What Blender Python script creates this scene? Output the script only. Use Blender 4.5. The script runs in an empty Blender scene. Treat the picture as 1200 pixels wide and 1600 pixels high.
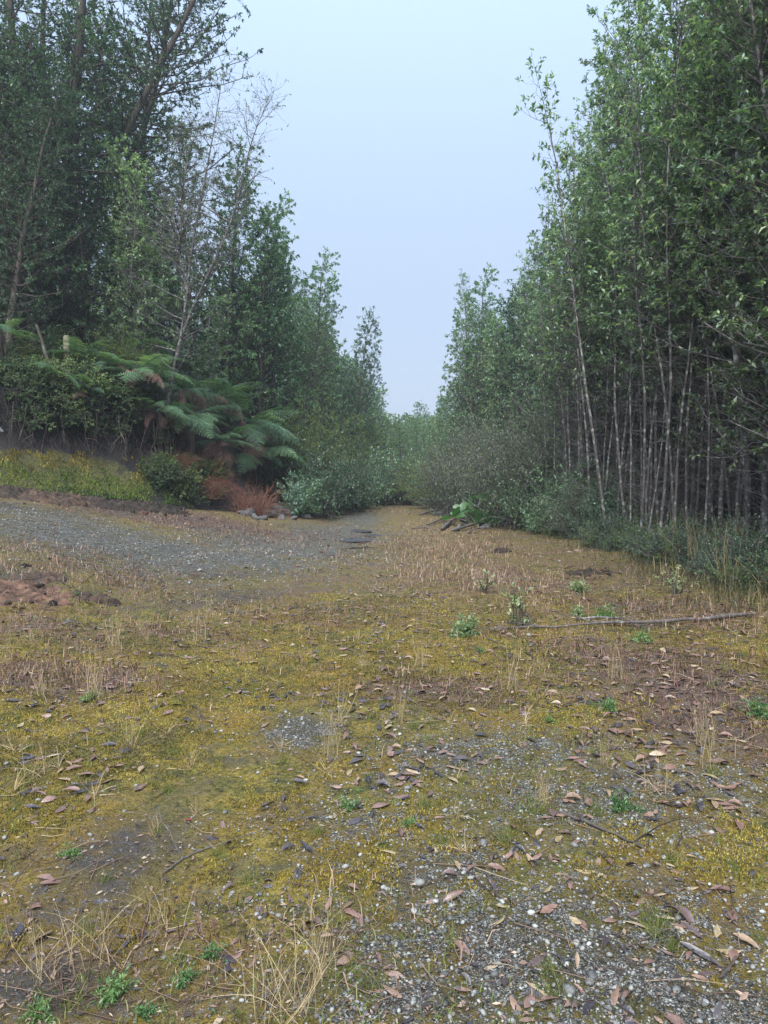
import bpy, math, random
import numpy as np
from mathutils import Vector, Matrix, Euler

SC = bpy.context.scene
COL = SC.collection
R = math.radians

# ------------------------------------------------------------------ camera
CAM_H = 1.5
F = 1109.0 / 1600.0                      # focal length / image height
PITCH = math.atan(55.0 / 1109.0)         # looking slightly down
cam_d = bpy.data.cameras.new("camera")
cam = bpy.data.objects.new("camera", cam_d)
COL.objects.link(cam)
cam.location = (0, 0, CAM_H)
cam.rotation_euler = (math.pi / 2 - PITCH, 0, 0)
cam_d.sensor_fit = 'VERTICAL'
cam_d.sensor_height = 36.0
cam_d.lens = 36.0 * F
cam_d.clip_start = 0.05
cam_d.clip_end = 2000
SC.camera = cam

# ------------------------------------------------------------------ world, sun, exposure
world = bpy.data.worlds.new("World")
SC.world = world
world.use_nodes = True
wn = world.node_tree.nodes
wl = world.node_tree.links
wn.clear()
SUN_EL, SUN_AZ = 52.0, 195.0             # behind the cloud, at the photographer's back
out = wn.new("ShaderNodeOutputWorld")
sky = wn.new("ShaderNodeTexSky")
sky.sky_type = 'NISHITA'
sky.sun_disc = False
sky.sun_elevation = R(SUN_EL)
sky.sun_rotation = R(SUN_AZ)
sky.air_density = 1.0
sky.dust_density = 3.0
bg1 = wn.new("ShaderNodeBackground")
bg1.inputs[1].default_value = 0.05
wl.new(sky.outputs[0], bg1.inputs[0])
bg2 = wn.new("ShaderNodeBackground")     # the even cloud deck over it
bg2.inputs[0].default_value = (0.49, 0.62, 0.90, 1)
# overcast luminance: brighter overhead than at the horizon
wtc = wn.new("ShaderNodeTexCoord"); wsx = wn.new("ShaderNodeSeparateXYZ")
wl.new(wtc.outputs["Generated"], wsx.inputs[0])
wm1 = wn.new("ShaderNodeMath"); wm1.operation = 'MAXIMUM'; wl.new(wsx.outputs[2], wm1.inputs[0]); wm1.inputs[1].default_value = 0.0
wm2 = wn.new("ShaderNodeMath"); wm2.operation = 'POWER'; wl.new(wm1.outputs[0], wm2.inputs[0]); wm2.inputs[1].default_value = 2.0
wm3 = wn.new("ShaderNodeMath"); wm3.operation = 'MULTIPLY_ADD'; wl.new(wm2.outputs[0], wm3.inputs[0])
wm3.inputs[1].default_value = 0.38; wm3.inputs[2].default_value = 0.172
wl.new(wm3.outputs[0], bg2.inputs[1])
wmx = wn.new("ShaderNodeMix"); wmx.data_type = 'RGBA'
wl.new(wm1.outputs[0], wmx.inputs[0])
wmx.inputs[6].default_value = (0.59, 0.71, 0.88, 1); wmx.inputs[7].default_value = (0.44, 0.62, 0.92, 1)
wl.new(wmx.outputs[2], bg2.inputs[0])
mx = wn.new("ShaderNodeMixShader")
mx.inputs[0].default_value = 0.88
wl.new(bg1.outputs[0], mx.inputs[1])
wl.new(bg2.outputs[0], mx.inputs[2])
wl.new(mx.outputs[0], out.inputs[0])

sun_d = bpy.data.lights.new("sun", 'SUN')
sun_d.energy = 1.5
sun_d.angle = R(50)
sun_d.color = (1.0, 0.985, 0.96)
sun = bpy.data.objects.new("sun", sun_d)
COL.objects.link(sun)
sun.rotation_euler = Euler((R(90 - SUN_EL), 0, R(180 - SUN_AZ)), 'XYZ')

SC.view_settings.view_transform = 'Standard'
SC.view_settings.look = 'None'
SC.view_settings.exposure = 2.4
SC.view_settings.gamma = 1.0
SC.view_settings.use_curve_mapping = False
SC.render.engine = 'CYCLES'
SC.cycles.max_bounces = 6
SC.cycles.diffuse_bounces = 3
SC.cycles.glossy_bounces = 2
SC.cycles.transmission_bounces = 4
SC.cycles.transparent_max_bounces = 4
SC.cycles.volume_bounces = 0
SC.cycles.use_denoising = True

# ------------------------------------------------------------------ helpers
rng = np.random.default_rng(11)
random.seed(5)


def _hash(ix, iy, seed):
    h = (ix.astype(np.int64) * 374761393 + iy.astype(np.int64) * 668265263 + seed * 974711) & 0xffffffff
    h = ((h ^ (h >> 13)) * 1274126177) & 0xffffffff
    h = (h ^ (h >> 16)) & 0xffffff
    return h / float(0xffffff)


def vnoise(x, y, seed=0):
    x = np.asarray(x, float); y = np.asarray(y, float)
    ix = np.floor(x); iy = np.floor(y)
    fx = x - ix; fy = y - iy
    fx = fx * fx * (3 - 2 * fx); fy = fy * fy * (3 - 2 * fy)
    a = _hash(ix, iy, seed); b = _hash(ix + 1, iy, seed)
    c = _hash(ix, iy + 1, seed); d = _hash(ix + 1, iy + 1, seed)
    return (a * (1 - fx) + b * fx) * (1 - fy) + (c * (1 - fx) + d * fx) * fy


def fbm(x, y, seed=0, octv=4):
    s = 0; a = 0.5; f = 1.0; t = 0
    for o in range(octv):
        s = s + a * vnoise(np.asarray(x) * f, np.asarray(y) * f, seed + o * 17)
        t += a; a *= 0.5; f *= 2.03
    return s / t


def sstep(a, b, x):
    t = np.clip((np.asarray(x, float) - a) / (b - a), 0, 1)
    return t * t * (3 - 2 * t)


def make_mesh(name, V, tris=None, quads=None, mat=None, rnd=None, smooth=False, attrs=None):
    me = bpy.data.meshes.new(name)
    V = np.asarray(V, np.float32)
    me.vertices.add(len(V))
    me.vertices.foreach_set("co", V.ravel())
    loops = []; starts = []; n = 0
    if tris is not None and len(tris):
        t = np.asarray(tris, np.int32)
        loops.append(t.ravel()); starts.append(np.arange(len(t)) * 3 + n); n += t.size
    if quads is not None and len(quads):
        q = np.asarray(quads, np.int32)
        loops.append(q.ravel()); starts.append(np.arange(len(q)) * 4 + n); n += q.size
    loops = np.concatenate(loops); starts = np.concatenate(starts)
    me.loops.add(len(loops))
    me.loops.foreach_set("vertex_index", loops.astype(np.int32))
    me.polygons.add(len(starts))
    me.polygons.foreach_set("loop_start", starts.astype(np.int32))
    if smooth:
        me.polygons.foreach_set("use_smooth", np.ones(len(starts), bool))
    if rnd is not None:
        a = me.attributes.new("rnd", 'FLOAT', 'POINT')
        a.data.foreach_set("value", np.asarray(rnd, np.float32))
    if attrs:
        for k, v in attrs.items():
            a = me.attributes.new(k, 'FLOAT', 'POINT')
            a.data.foreach_set("value", np.asarray(v, np.float32))
    me.update(calc_edges=True)
    me.validate()
    if mat is not None:
        me.materials.append(mat)
    return me


class Geo:
    """collects pieces and becomes one mesh"""
    def __init__(self):
        self.V = []; self.T = []; self.Q = []; self.Rn = []; self.n = 0

    def add(self, V, T=None, Q=None, rnd=None):
        V = np.asarray(V, float)
        if T is not None and len(T): self.T.append(np.asarray(T) + self.n)
        if Q is not None and len(Q): self.Q.append(np.asarray(Q) + self.n)
        if rnd is None: rnd = np.full(len(V), random.random())
        elif np.isscalar(rnd): rnd = np.full(len(V), rnd)
        self.Rn.append(rnd)
        self.V.append(V); self.n += len(V)

    def tube(self, P, rad, sides=5, rnd=None):
        V, Q = tube(P, rad, sides)
        self.add(V, None, Q, rnd)

    def mesh(self, name, mat, smooth=False):
        return make_mesh(name, np.concatenate(self.V),
                         np.concatenate(self.T) if self.T else None,
                         np.concatenate(self.Q) if self.Q else None, mat,
                         np.concatenate(self.Rn), smooth)


def tube(P, rad, sides=5):
    P = np.asarray(P, float); k = len(P)
    rad = np.broadcast_to(np.asarray(rad, float), (k,))
    T = np.gradient(P, axis=0)
    T /= np.linalg.norm(T, axis=1, keepdims=True) + 1e-9
    ref = np.array([0.31, 0.95, 0.05]) if abs(T[0, 2]) > 0.8 else np.array([0.0, 0.05, 1.0])
    U = np.cross(T, ref); U /= np.linalg.norm(U, axis=1, keepdims=True) + 1e-9
    W = np.cross(T, U)
    a = np.arange(sides) * 2 * math.pi / sides
    V = P[:, None, :] + rad[:, None, None] * (np.cos(a)[None, :, None] * U[:, None, :] + np.sin(a)[None, :, None] * W[:, None, :])
    V = V.reshape(-1, 3)
    i = np.arange(k - 1)[:, None] * sides; j = np.arange(sides)[None, :]; j2 = (j + 1) % sides
    Q = np.stack([i + j, i + j2, i + sides + j2, i + sides + j], -1).reshape(-1, 4)
    return V, Q


def norm(v):
    return v / (np.linalg.norm(v, axis=-1, keepdims=True) + 1e-9)


def leaves(P, D, L, W, fold=0.25, droop=0.25, rg=rng, fine=False, up=None):
    """leaf blades at P pointing along D; returns V, T, rnd"""
    n = len(P)
    P = np.asarray(P, float); D = norm(np.asarray(D, float))
    L = np.broadcast_to(L, (n,)); W = np.broadcast_to(W, (n,))
    upv = rg.normal(0, 0.45, (n, 3)) + np.array([0, 0, 1.0]) if up is None else up
    S = norm(np.cross(D, upv)); N = norm(np.cross(S, D))
    L_ = L[:, None]; W_ = W[:, None]
    tip = P + D * L_ - N * (droop * L_) * rg.uniform(0, 1, (n, 1))
    if fine:
        mid = P + D * L_ * 0.5
        V = np.stack([P, mid + S * W_ * .5 + N * W_ * fold, tip, mid - S * W_ * .5 + N * W_ * fold], 1).reshape(-1, 3)
        b = np.arange(n)[:, None] * 4
        T = np.concatenate([b + np.array([[0, 1, 2]]), b + np.array([[0, 2, 3]])])
        k = 4
    else:
        m = P + D * L_ * 0.52 - N * L_ * 0.02
        V = np.stack([P, m + S * W_ * .5 + N * W_ * fold, m, m - S * W_ * .5 + N * W_ * fold, tip], 1).reshape(-1, 3)
        b = np.arange(n)[:, None] * 5
        T = np.concatenate([b + np.array([[0, 2, 1]]), b + np.array([[0, 3, 2]]), b + np.array([[1, 2, 4]]), b + np.array([[2, 3, 4]])])
        k = 5
    return V, T, np.repeat(rg.uniform(0, 1, n), k)


def link(o, parent=None):
    COL.objects.link(o)
    if parent is not None: o.parent = parent
    return o


def tag(o, label=None, cat=None, group=None, kind=None):
    if label: o["label"] = label
    if cat: o["category"] = cat
    if group: o["group"] = group
    if kind: o["kind"] = kind
    return o


def obj(name, me, parent=None, loc=(0, 0, 0), rot=(0, 0, 0), sc=1.0):
    o = bpy.data.objects.new(name, me)
    o.location = loc; o.rotation_euler = rot
    o.scale = (sc, sc, sc) if np.isscalar(sc) else sc
    return link(o, parent)


def place(parts, name, loc, rot, sc, label, cat, group=None):
    """a thing: an Empty at its base with copies of its parts"""
    e = bpy.data.objects.new(name, None)
    e.empty_display_size = 0.2
    e.location = loc; e.rotation_euler = rot
    e.scale = (sc, sc, sc) if np.isscalar(sc) else sc
    link(e); tag(e, label, cat, group)
    for nm, me in parts:
        obj(nm, me, e)
    return e


# ------------------------------------------------------------------ materials
def new_mat(name):
    m = bpy.data.materials.new(name)
    m.use_nodes = True
    nt = m.node_tree
    nt.nodes.clear()
    o = nt.nodes.new("ShaderNodeOutputMaterial")
    return m, nt, o


def ramp(nt, stops, fac=None):
    r = nt.nodes.new("ShaderNodeValToRGB")
    els = r.color_ramp.elements
    while len(els) < len(stops): els.new(0.5)
    for e, (p, c) in zip(els, stops):
        e.position = p; e.color = (c[0], c[1], c[2], 1)
    if fac is not None: nt.links.new(fac, r.inputs[0])
    return r


def attr(nt, name):
    a = nt.nodes.new("ShaderNodeAttribute")
    a.attribute_name = name
    return a.outputs["Fac"]


def math_n(nt, op, a, b=None, c=None, clamp=False):
    n = nt.nodes.new("ShaderNodeMath"); n.operation = op; n.use_clamp = clamp
    for i, v in enumerate((a, b, c)):
        if v is None: continue
        if isinstance(v, (int, float)): n.inputs[i].default_value = v
        else: nt.links.new(v, n.inputs[i])
    return n.outputs[0]


def mixc(nt, fac, a, b, mode='MIX'):
    n = nt.nodes.new("ShaderNodeMix"); n.data_type = 'RGBA'; n.blend_type = mode
    for s, v in ((n.inputs[0], fac), (n.inputs[6], a), (n.inputs[7], b)):
        if isinstance(v, (int, float)): s.default_value = v
        elif isinstance(v, tuple): s.default_value = (v[0], v[1], v[2], 1)
        else: nt.links.new(v, s)
    return n.outputs[2]


def noise(nt, scale, detail=3, rough=0.55, vec=None, dist=0.0):
    n = nt.nodes.new("ShaderNodeTexNoise")
    n.inputs["Scale"].default_value = scale
    n.inputs["Detail"].default_value = detail
    n.inputs["Roughness"].default_value = rough
    n.inputs["Distortion"].default_value = dist
    if vec is not None: nt.links.new(vec, n.inputs["Vector"])
    return n.outputs["Fac"]


def leaf_mat(name, stops, rough=0.32, transl=0.35, spec=0.6, hue=0.25):
    stops = [(p_, tuple(c * LEAF_GAIN for c in col)) for p_, col in stops]
    m, nt, o = new_mat(name)
    r = ramp(nt, stops, attr(nt, "rnd"))
    oi = nt.nodes.new("ShaderNodeObjectInfo")
    hs = nt.nodes.new("ShaderNodeHueSaturation")
    nt.links.new(r.outputs[0], hs.inputs["Color"])
    nt.links.new(math_n(nt, 'MULTIPLY_ADD', oi.outputs["Random"], hue * 2, 1 - hue), hs.inputs["Value"])
    nt.links.new(math_n(nt, 'MULTIPLY_ADD', oi.outputs["Random"], -0.05, 0.525), hs.inputs["Hue"])
    p = nt.nodes.new("ShaderNodeBsdfPrincipled")
    nt.links.new(hs.outputs[0], p.inputs["Base Color"])
    p.inputs["Roughness"].default_value = rough
    p.inputs["Specular IOR Level"].default_value = spec
    if transl > 0:
        t = nt.nodes.new("ShaderNodeBsdfTranslucent")
        b = nt.nodes.new("ShaderNodeMix"); b.data_type = 'RGBA'; b.blend_type = 'MULTIPLY'
        b.inputs[0].default_value = 1.0
        nt.links.new(hs.outputs[0], b.inputs[6]); b.inputs[7].default_value = (1.5, 1.6, 0.8, 1)
        nt.links.new(b.outputs[2], t.inputs[0])
        s = nt.nodes.new("ShaderNodeMixShader"); s.inputs[0].default_value = transl
        nt.links.new(p.outputs[0], s.inputs[1]); nt.links.new(t.outputs[0], s.inputs[2])
        nt.links.new(s.outputs[0], o.inputs[0])
    else:
        nt.links.new(p.outputs[0], o.inputs[0])
    return m


def bark_mat(name, c1, c2, c3, scale=9.0, patch=0.55, rough=0.85):
    """dark bark c1/c2 with pale lichen patches c3"""
    m, nt, o = new_mat(name)
    tc = nt.nodes.new("ShaderNodeTexCoord")
    mp = nt.nodes.new("ShaderNodeMapping")
    mp.inputs["Scale"].default_value = (1, 1, 0.35)
    nt.links.new(tc.outputs["Object"], mp.inputs[0])
    n1 = noise(nt, scale * 2.5, 4, 0.65, mp.outputs[0])
    base = ramp(nt, [(0.3, c1), (0.7, c2)], n1)
    n2 = noise(nt, scale, 3, 0.6, tc.outputs["Object"])
    f = ramp(nt, [(patch - 0.04, (0, 0, 0)), (patch + 0.05, (1, 1, 1))], n2)
    col = mixc(nt, f.outputs[0], base.outputs[0], c3)
    p = nt.nodes.new("ShaderNodeBsdfPrincipled")
    nt.links.new(col, p.inputs["Base Color"])
    p.inputs["Roughness"].default_value = rough
    b = nt.nodes.new("ShaderNodeBump"); b.inputs["Strength"].default_value = 0.6
    b.inputs["Distance"].default_value = 0.02
    nt.links.new(n1, b.inputs["Height"]); nt.links.new(b.outputs[0], p.inputs["Normal"])
    nt.links.new(p.outputs[0], o.inputs[0])
    return m


def rnd_mat(name, stops, rough=0.7, spec=0.4, transl=0.0, nscale=0, amp=0.5):
    """colour picked per piece from the rnd attribute, with a fine grain"""
    m, nt, o = new_mat(name)
    r = ramp(nt, stops, attr(nt, "rnd"))
    col = r.outputs[0]
    p = nt.nodes.new("ShaderNodeBsdfPrincipled")
    if nscale:
        tc = nt.nodes.new("ShaderNodeTexCoord")
        n = noise(nt, nscale, 3, 0.6, tc.outputs["Object"])
        g = ramp(nt, [(0.3, (1 - amp,) * 3), (0.75, (1 + amp,) * 3)], n)
        col = mixc(nt, 1.0, col, g.outputs[0], 'MULTIPLY')
        b = nt.nodes.new("ShaderNodeBump"); b.inputs["Strength"].default_value = 0.5
        b.inputs["Distance"].default_value = 0.01
        nt.links.new(n, b.inputs["Height"]); nt.links.new(b.outputs[0], p.inputs["Normal"])
    nt.links.new(col, p.inputs["Base Color"])
    p.inputs["Roughness"].default_value = rough
    p.inputs["Specular IOR Level"].default_value = spec
    if transl:
        t = nt.nodes.new("ShaderNodeBsdfTranslucent"); nt.links.new(col, t.inputs[0])
        s = nt.nodes.new("ShaderNodeMixShader"); s.inputs[0].default_value = transl
        nt.links.new(p.outputs[0], s.inputs[1]); nt.links.new(t.outputs[0], s.inputs[2])
        nt.links.new(s.outputs[0], o.inputs[0])
    else:
        nt.links.new(p.outputs[0], o.inputs[0])
    return m


LEAF_GAIN = 1.95
M = {}
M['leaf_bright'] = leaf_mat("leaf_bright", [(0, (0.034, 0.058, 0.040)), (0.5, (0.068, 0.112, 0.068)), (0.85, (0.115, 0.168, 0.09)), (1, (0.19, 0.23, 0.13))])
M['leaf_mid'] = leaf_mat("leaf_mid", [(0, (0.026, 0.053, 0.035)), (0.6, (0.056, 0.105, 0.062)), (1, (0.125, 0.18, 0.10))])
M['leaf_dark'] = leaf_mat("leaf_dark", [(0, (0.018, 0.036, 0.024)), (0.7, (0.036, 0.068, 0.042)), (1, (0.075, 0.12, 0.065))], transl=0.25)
M['leaf_grey'] = leaf_mat("leaf_grey", [(0, (0.028, 0.045, 0.03)), (0.7, (0.055, 0.075, 0.048)), (1, (0.095, 0.115, 0.065))], rough=0.5)
M['leaf_olive'] = leaf_mat("leaf_olive", [(0, (0.045, 0.075, 0.025)), (0.7, (0.075, 0.11, 0.03)), (1, (0.12, 0.14, 0.04))], rough=0.6)
M['leaf_lip'] = leaf_mat("leaf_lip", [(0, (0.014, 0.026, 0.012)), (0.7, (0.03, 0.05, 0.022)), (1, (0.06, 0.08, 0.03))], rough=0.6, transl=.2, spec=.25)
M['leaf_brown'] = leaf_mat("leaf_brown", [(0, (0.06, 0.04, 0.03)), (0.6, (0.12, 0.07, 0.05)), (1, (0.17, 0.10, 0.06))], rough=0.7, hue=0.1)
M['leaf_blue'] = leaf_mat("leaf_blue", [(0, (0.03, 0.06, 0.045)), (0.6, (0.06, 0.11, 0.085)), (1, (0.14, 0.20, 0.17))], rough=0.35)
M['leaf_pale'] = leaf_mat("leaf_pale", [(0, (0.05, 0.08, 0.03)), (0.5, (0.10, 0.125, 0.06)), (1, (0.18, 0.195, 0.115))], rough=0.5, hue=0.1)
M['leaf_fresh'] = leaf_mat("leaf_fresh", [(0, (0.025, 0.06, 0.02)), (1, (0.065, 0.115, 0.035))], rough=0.45)
M['fern'] = leaf_mat("fern", [(0, (0.026, 0.055, 0.03)), (0.6, (0.058, 0.105, 0.056)), (1, (0.12, 0.165, 0.085))], rough=0.6, transl=0.3, spec=.25, hue=0.3)
M['fern_dead'] = leaf_mat("fern_dead", [(0, (0.045, 0.03, 0.025)), (0.6, (0.10, 0.062, 0.048)), (1, (0.17, 0.105, 0.08))], rough=0.7, transl=.15, hue=0.45)
M['bark_pale'] = bark_mat("bark_pale", (0.045, 0.04, 0.037), (0.14, 0.128, 0.12), (0.30, 0.30, 0.285), 9, 0.56)
M['bark_dark'] = bark_mat("bark_dark", (0.03, 0.025, 0.02), (0.09, 0.075, 0.06), (0.14, 0.14, 0.11), 5, 0.66)
M['bark_twig'] = bark_mat("bark_twig", (0.045, 0.04, 0.038), (0.12, 0.108, 0.104), (0.20, 0.203, 0.195), 12, 0.6)
M['bark_lichen'] = bark_mat("bark_lichen", (0.035, 0.03, 0.03), (0.095, 0.085, 0.082), (0.17, 0.17, 0.16), 12, 0.55)
M['wood_grey'] = bark_mat("wood_grey", (0.04, 0.034, 0.03), (0.12, 0.10, 0.09), (0.20, 0.19, 0.18), 10, 0.6)
M['straw'] = rnd_mat("straw", [(0, (0.20, 0.14, 0.07)), (0.5, (0.36, 0.28, 0.15)), (1, (0.50, 0.42, 0.26))], 0.6, 0.3, 0.2)
M['straw_pink'] = rnd_mat("straw_pink", [(0, (0.16, 0.10, 0.07)), (0.5, (0.30, 0.20, 0.14)), (1, (0.44, 0.33, 0.22))], 0.65, 0.3, 0.2)
M['grass'] = rnd_mat("grass", [(0, (0.06, 0.09, 0.02)), (0.5, (0.11, 0.15, 0.03)), (0.85, (0.17, 0.19, 0.05)), (1, (0.26, 0.24, 0.10))], 0.6, 0.3, 0.25)
M['grass_dark'] = rnd_mat("grass_dark", [(0, (0.02, 0.028, 0.012)), (0.5, (0.045, 0.055, 0.02)), (0.75, (0.11, 0.10, 0.04)), (1, (0.30, 0.24, 0.13))], 0.6, 0.3, 0.2)
M['moss_green'] = rnd_mat("moss_green", [(0, (0.04, 0.075, 0.014)), (0.5, (0.09, 0.16, 0.025)), (1, (0.19, 0.24, 0.035))], 0.8, 0.2, 0.3)
M['moss_gold'] = rnd_mat("moss_gold", [(0, (0.06, 0.05, 0.014)), (0.4, (0.14, 0.115, 0.022)), (0.8, (0.26, 0.195, 0.03)), (1, (0.36, 0.30, 0.08))], 0.85, 0.2, 0.2)
M['red_twig'] = rnd_mat("red_twig", [(0, (0.09, 0.04, 0.03)), (0.5, (0.17, 0.075, 0.05)), (1, (0.26, 0.13, 0.08))], 0.7, 0.3)
M['weed_red'] = rnd_mat("weed_red", [(0, (0.07, 0.035, 0.028)), (0.5, (0.13, 0.065, 0.05)), (1, (0.20, 0.12, 0.08))], 0.7, 0.3)
M['root'] = rnd_mat("root", [(0, (0.04, 0.03, 0.028)), (0.6, (0.10, 0.075, 0.065)), (1, (0.20, 0.16, 0.14))], 0.8, 0.3)
M['dead_leaf'] = rnd_mat("dead_leaf", [(0, (0.03, 0.026, 0.03)), (0.3, (0.06, 0.048, 0.05)), (0.45, (0.12, 0.07, 0.055)), (0.75, (0.18, 0.105, 0.08)), (0.88, (0.23, 0.15, 0.10)), (0.95, (0.26, 0.20, 0.10)), (1, (0.34, 0.26, 0.19))], 0.38, 0.6, 0.0, 40, 0.3)
M['crumb'] = rnd_mat("crumb", [(0, (0.02, 0.017, 0.018)), (0.35, (0.06, 0.042, 0.036)), (0.6, (0.14, 0.09, 0.065)), (0.9, (0.22, 0.15, 0.11)), (1, (0.34, 0.27, 0.19))], 0.6, 0.4)
M['twig'] = rnd_mat("twig", [(0, (0.03, 0.022, 0.02)), (0.5, (0.10, 0.06, 0.048)), (0.85, (0.18, 0.12, 0.08)), (1, (0.30, 0.24, 0.15))], 0.7, 0.3)
M['red_leaf'] = rnd_mat("red_leaf", [(0, (0.16, 0.015, 0.012)), (1, (0.16, 0.015, 0.012))], 0.4, 0.5)
M['pebble'] = rnd_mat("pebble", [(0, (0.05, 0.05, 0.048)), (0.5, (0.14, 0.14, 0.13)), (0.8, (0.22, 0.22, 0.205)), (0.96, (0.32, 0.325, 0.30)), (1, (0.52, 0.52, 0.49))], 0.6, 0.5, 0.0, 60, 0.3)
M['rock'] = rnd_mat("rock", [(0, (0.025, 0.025, 0.025)), (0.5, (0.055, 0.054, 0.054)), (1, (0.10, 0.098, 0.096))], 0.75, 0.4, 0.0, 5, 0.75)
M['clod'] = rnd_mat("clod", [(0, (0.016, 0.013, 0.010)), (0.5, (0.045, 0.031, 0.022)), (1, (0.10, 0.055, 0.035))], 0.85, 0.25, 0.0, 11, 0.75)
M['post'] = bark_mat("post", (0.10, 0.10, 0.06), (0.20, 0.19, 0.12), (0.28, 0.29, 0.20), 8, 0.6)
M['nalca'] = leaf_mat("nalca", [(0, (0.018, 0.055, 0.02)), (1, (0.035, 0.085, 0.03))], rough=0.4, transl=0.35, hue=0.1)

# water
m, nt, o = new_mat("water")
p = nt.nodes.new("ShaderNodeBsdfPrincipled")
p.inputs["Base Color"].default_value = (0.05, 0.045, 0.045, 1)
p.inputs["Roughness"].default_value = 0.28
wn1 = noise(nt, 9.0, 3, 0.5)
wb = nt.nodes.new("ShaderNodeBump"); wb.inputs["Strength"].default_value = 1.0; wb.inputs["Distance"].default_value = 0.12
nt.links.new(wn1, wb.inputs["Height"]); nt.links.new(wb.outputs[0], p.inputs["Normal"])
p.inputs["Specular IOR Level"].default_value = 0.6
nt.links.new(p.outputs[0], o.inputs[0])
M['water'] = m

# ------------------------------------------------------------------ terrain functions
BASE = np.array([(-60, -6), (-22, 8), (-12, 12.6), (-8.4, 14.8), (-6.0, 17.6), (-4.3, 21), (-3.2, 26), (-2.9, 34), (-2.9, 50), (-2.9, 90), (-2.9, 400)], float)


def G(x, y):
    """the clearing: flat, rising to the left"""
    x = np.asarray(x, float); y = np.asarray(y, float)
    u = (-x - 2.0) * 2.2
    rise = 0.2 * np.where(u > 20, u, np.log1p(np.exp(np.clip(u, -30, 30)))) / 2.2
    rise = 2.3 * np.tanh(rise / 2.3)
    rise = rise * sstep(3.0, 9.0, y) * (1 - 0.75 * sstep(24, 40, y))
    z = rise + 0.05 * (fbm(x * 0.35 + 7, y * 0.35, 3, 3) - 0.5) * 2
    z = z + 0.03 * np.clip(x - 3, 0, 8)
    nr = 1 - sstep(8, 24, y)
    z = z + nr * (0.022 * (fbm(x * 2.6, y * 2.6, 5, 3) - 0.5) + 0.016 * sstep(.46, .62, fbm(x * 6.5, y * 6.5, 71, 3)) + 0.010 * (fbm(x * 15, y * 15, 6, 2) - 0.5))
    # wheel ruts of the track
    for off, dep in ((0.0, 0.05), (1.7, 0.03)):
        xc = track_x(y) + off - 0.85
        z = z - dep * np.exp(-((x - xc) / 0.28) ** 2) * sstep(2, 5, y) * (1 - sstep(24, 30, y))
    return z


def track_x(y):
    """the grey track: comes from the far end and swings left near the bank"""
    y = np.asarray(y, float)
    return np.interp(y, [0, 3, 5, 8, 11, 14, 18, 24, 32, 60], [-0.9, -0.95, -1.3, -2.2, -2.6, -1.9, -1.2, -0.9, -0.6, -0.4])


def bank_sd(x, y):
    """signed distance into the bank (positive behind its foot) and the y of the nearest foot point"""
    x = np.asarray(x, float); y = np.asarray(y, float)
    best = np.full(x.shape, 1e9); sg = np.zeros(x.shape); fy = np.zeros(x.shape)
    for a, b in zip(BASE[:-1], BASE[1:]):
        d = b - a; l2 = d @ d
        t = np.clip(((x - a[0]) * d[0] + (y - a[1]) * d[1]) / l2, 0, 1)
        qx = a[0] + t * d[0]; qy = a[1] + t * d[1]
        dist = np.hypot(x - qx, y - qy)
        cr = d[0] * (y - a[1]) - d[1] * (x - a[0])
        m_ = dist < best
        best = np.where(m_, dist, best); sg = np.where(m_, np.sign(cr), sg); fy = np.where(m_, qy, fy)
    return best * sg, fy


def H(x, y):
    """ground including the cut bank on the left"""
    x = np.asarray(x, float); y = np.asarray(y, float)
    s, fy = bank_sd(x, y)
    s = s + 0.25 * (fbm(x * 0.8, y * 0.8, 21, 3) - 0.5)
    amp = np.interp(fy, [-6, 14, 17.5, 21, 23, 26, 34, 60], [1.05, 1.05, 1.3, 1.35, 1.0, 0.45, 0.22, 0.2])
    prof = 0.85 * sstep(-0.15, 1.0, s) + 1.15 * sstep(0.95, 1.45, s) + 0.16 * np.clip(s - 1.4, 0, 14)
    return G(x, y) + amp * prof


def ray(px, py):
    """direction in the world of a point of the photograph (1200 x 1600)"""
    a = (px - 600) / 1109.0; b = (800 - py) / 1109.0
    f = np.array([0, math.cos(PITCH), -math.sin(PITCH)]); u = np.array([0, math.sin(PITCH), math.cos(PITCH)])
    return f + u * b + np.array([a, 0, 0])


def at_y(px, py, Y):
    d = ray(px, py)
    return np.array([0, 0, CAM_H]) + d * (Y / d[1])


def on_ground(px, py, fn=G):
    d = ray(px, py)
    t = np.arange(1.0, 120, 0.02)
    P = np.array([0, 0, CAM_H]) + d[None, :] * t[:, None]
    below = np.nonzero(P[:, 2] < fn(P[:, 0], P[:, 1]))[0]
    q = P[below[0]] if len(below) else P[-1]
    return np.array([q[0], q[1], float(fn(q[0], q[1]))])


def gz(x, y): return float(G(x, y))
def hz(x, y): return float(H(x, y))


# ------------------------------------------------------------------ ground sheet
def axis(dense0, dense1, step, lo, hi, grow):
    a = list(np.arange(dense0, dense1, step))
    s = step; v = a[-1]
    while v < hi: s *= grow; v += s; a.append(v)
    s = step; v = a[0]; b = []
    while v > lo: s *= grow; v -= s; b.append(v)
    return np.array(b[::-1] + a)


xs = axis(-3.2, 3.6, 0.035, -170, 170, 1.06)
ys = axis(1.2, 6.5, 0.035, -30, 170, 1.035)
gx, gy = np.meshgrid(xs, ys)
gxf = gx.ravel(); gyf = gy.ravel()
near = 1 - sstep(8, 30, gyf)
gzv = G(gxf, gyf)


def blob(x, y, px, py, rx, ry, ang=0.0, soft=1.0):
    c = on_ground(px, py)
    dx = x - c[0]; dy = y - c[1]
    ca, sa = math.cos(ang), math.sin(ang)
    u = (dx * ca + dy * sa) / rx; v = (-dx * sa + dy * ca) / ry
    return np.exp(-(u * u + v * v) * soft)


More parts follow.
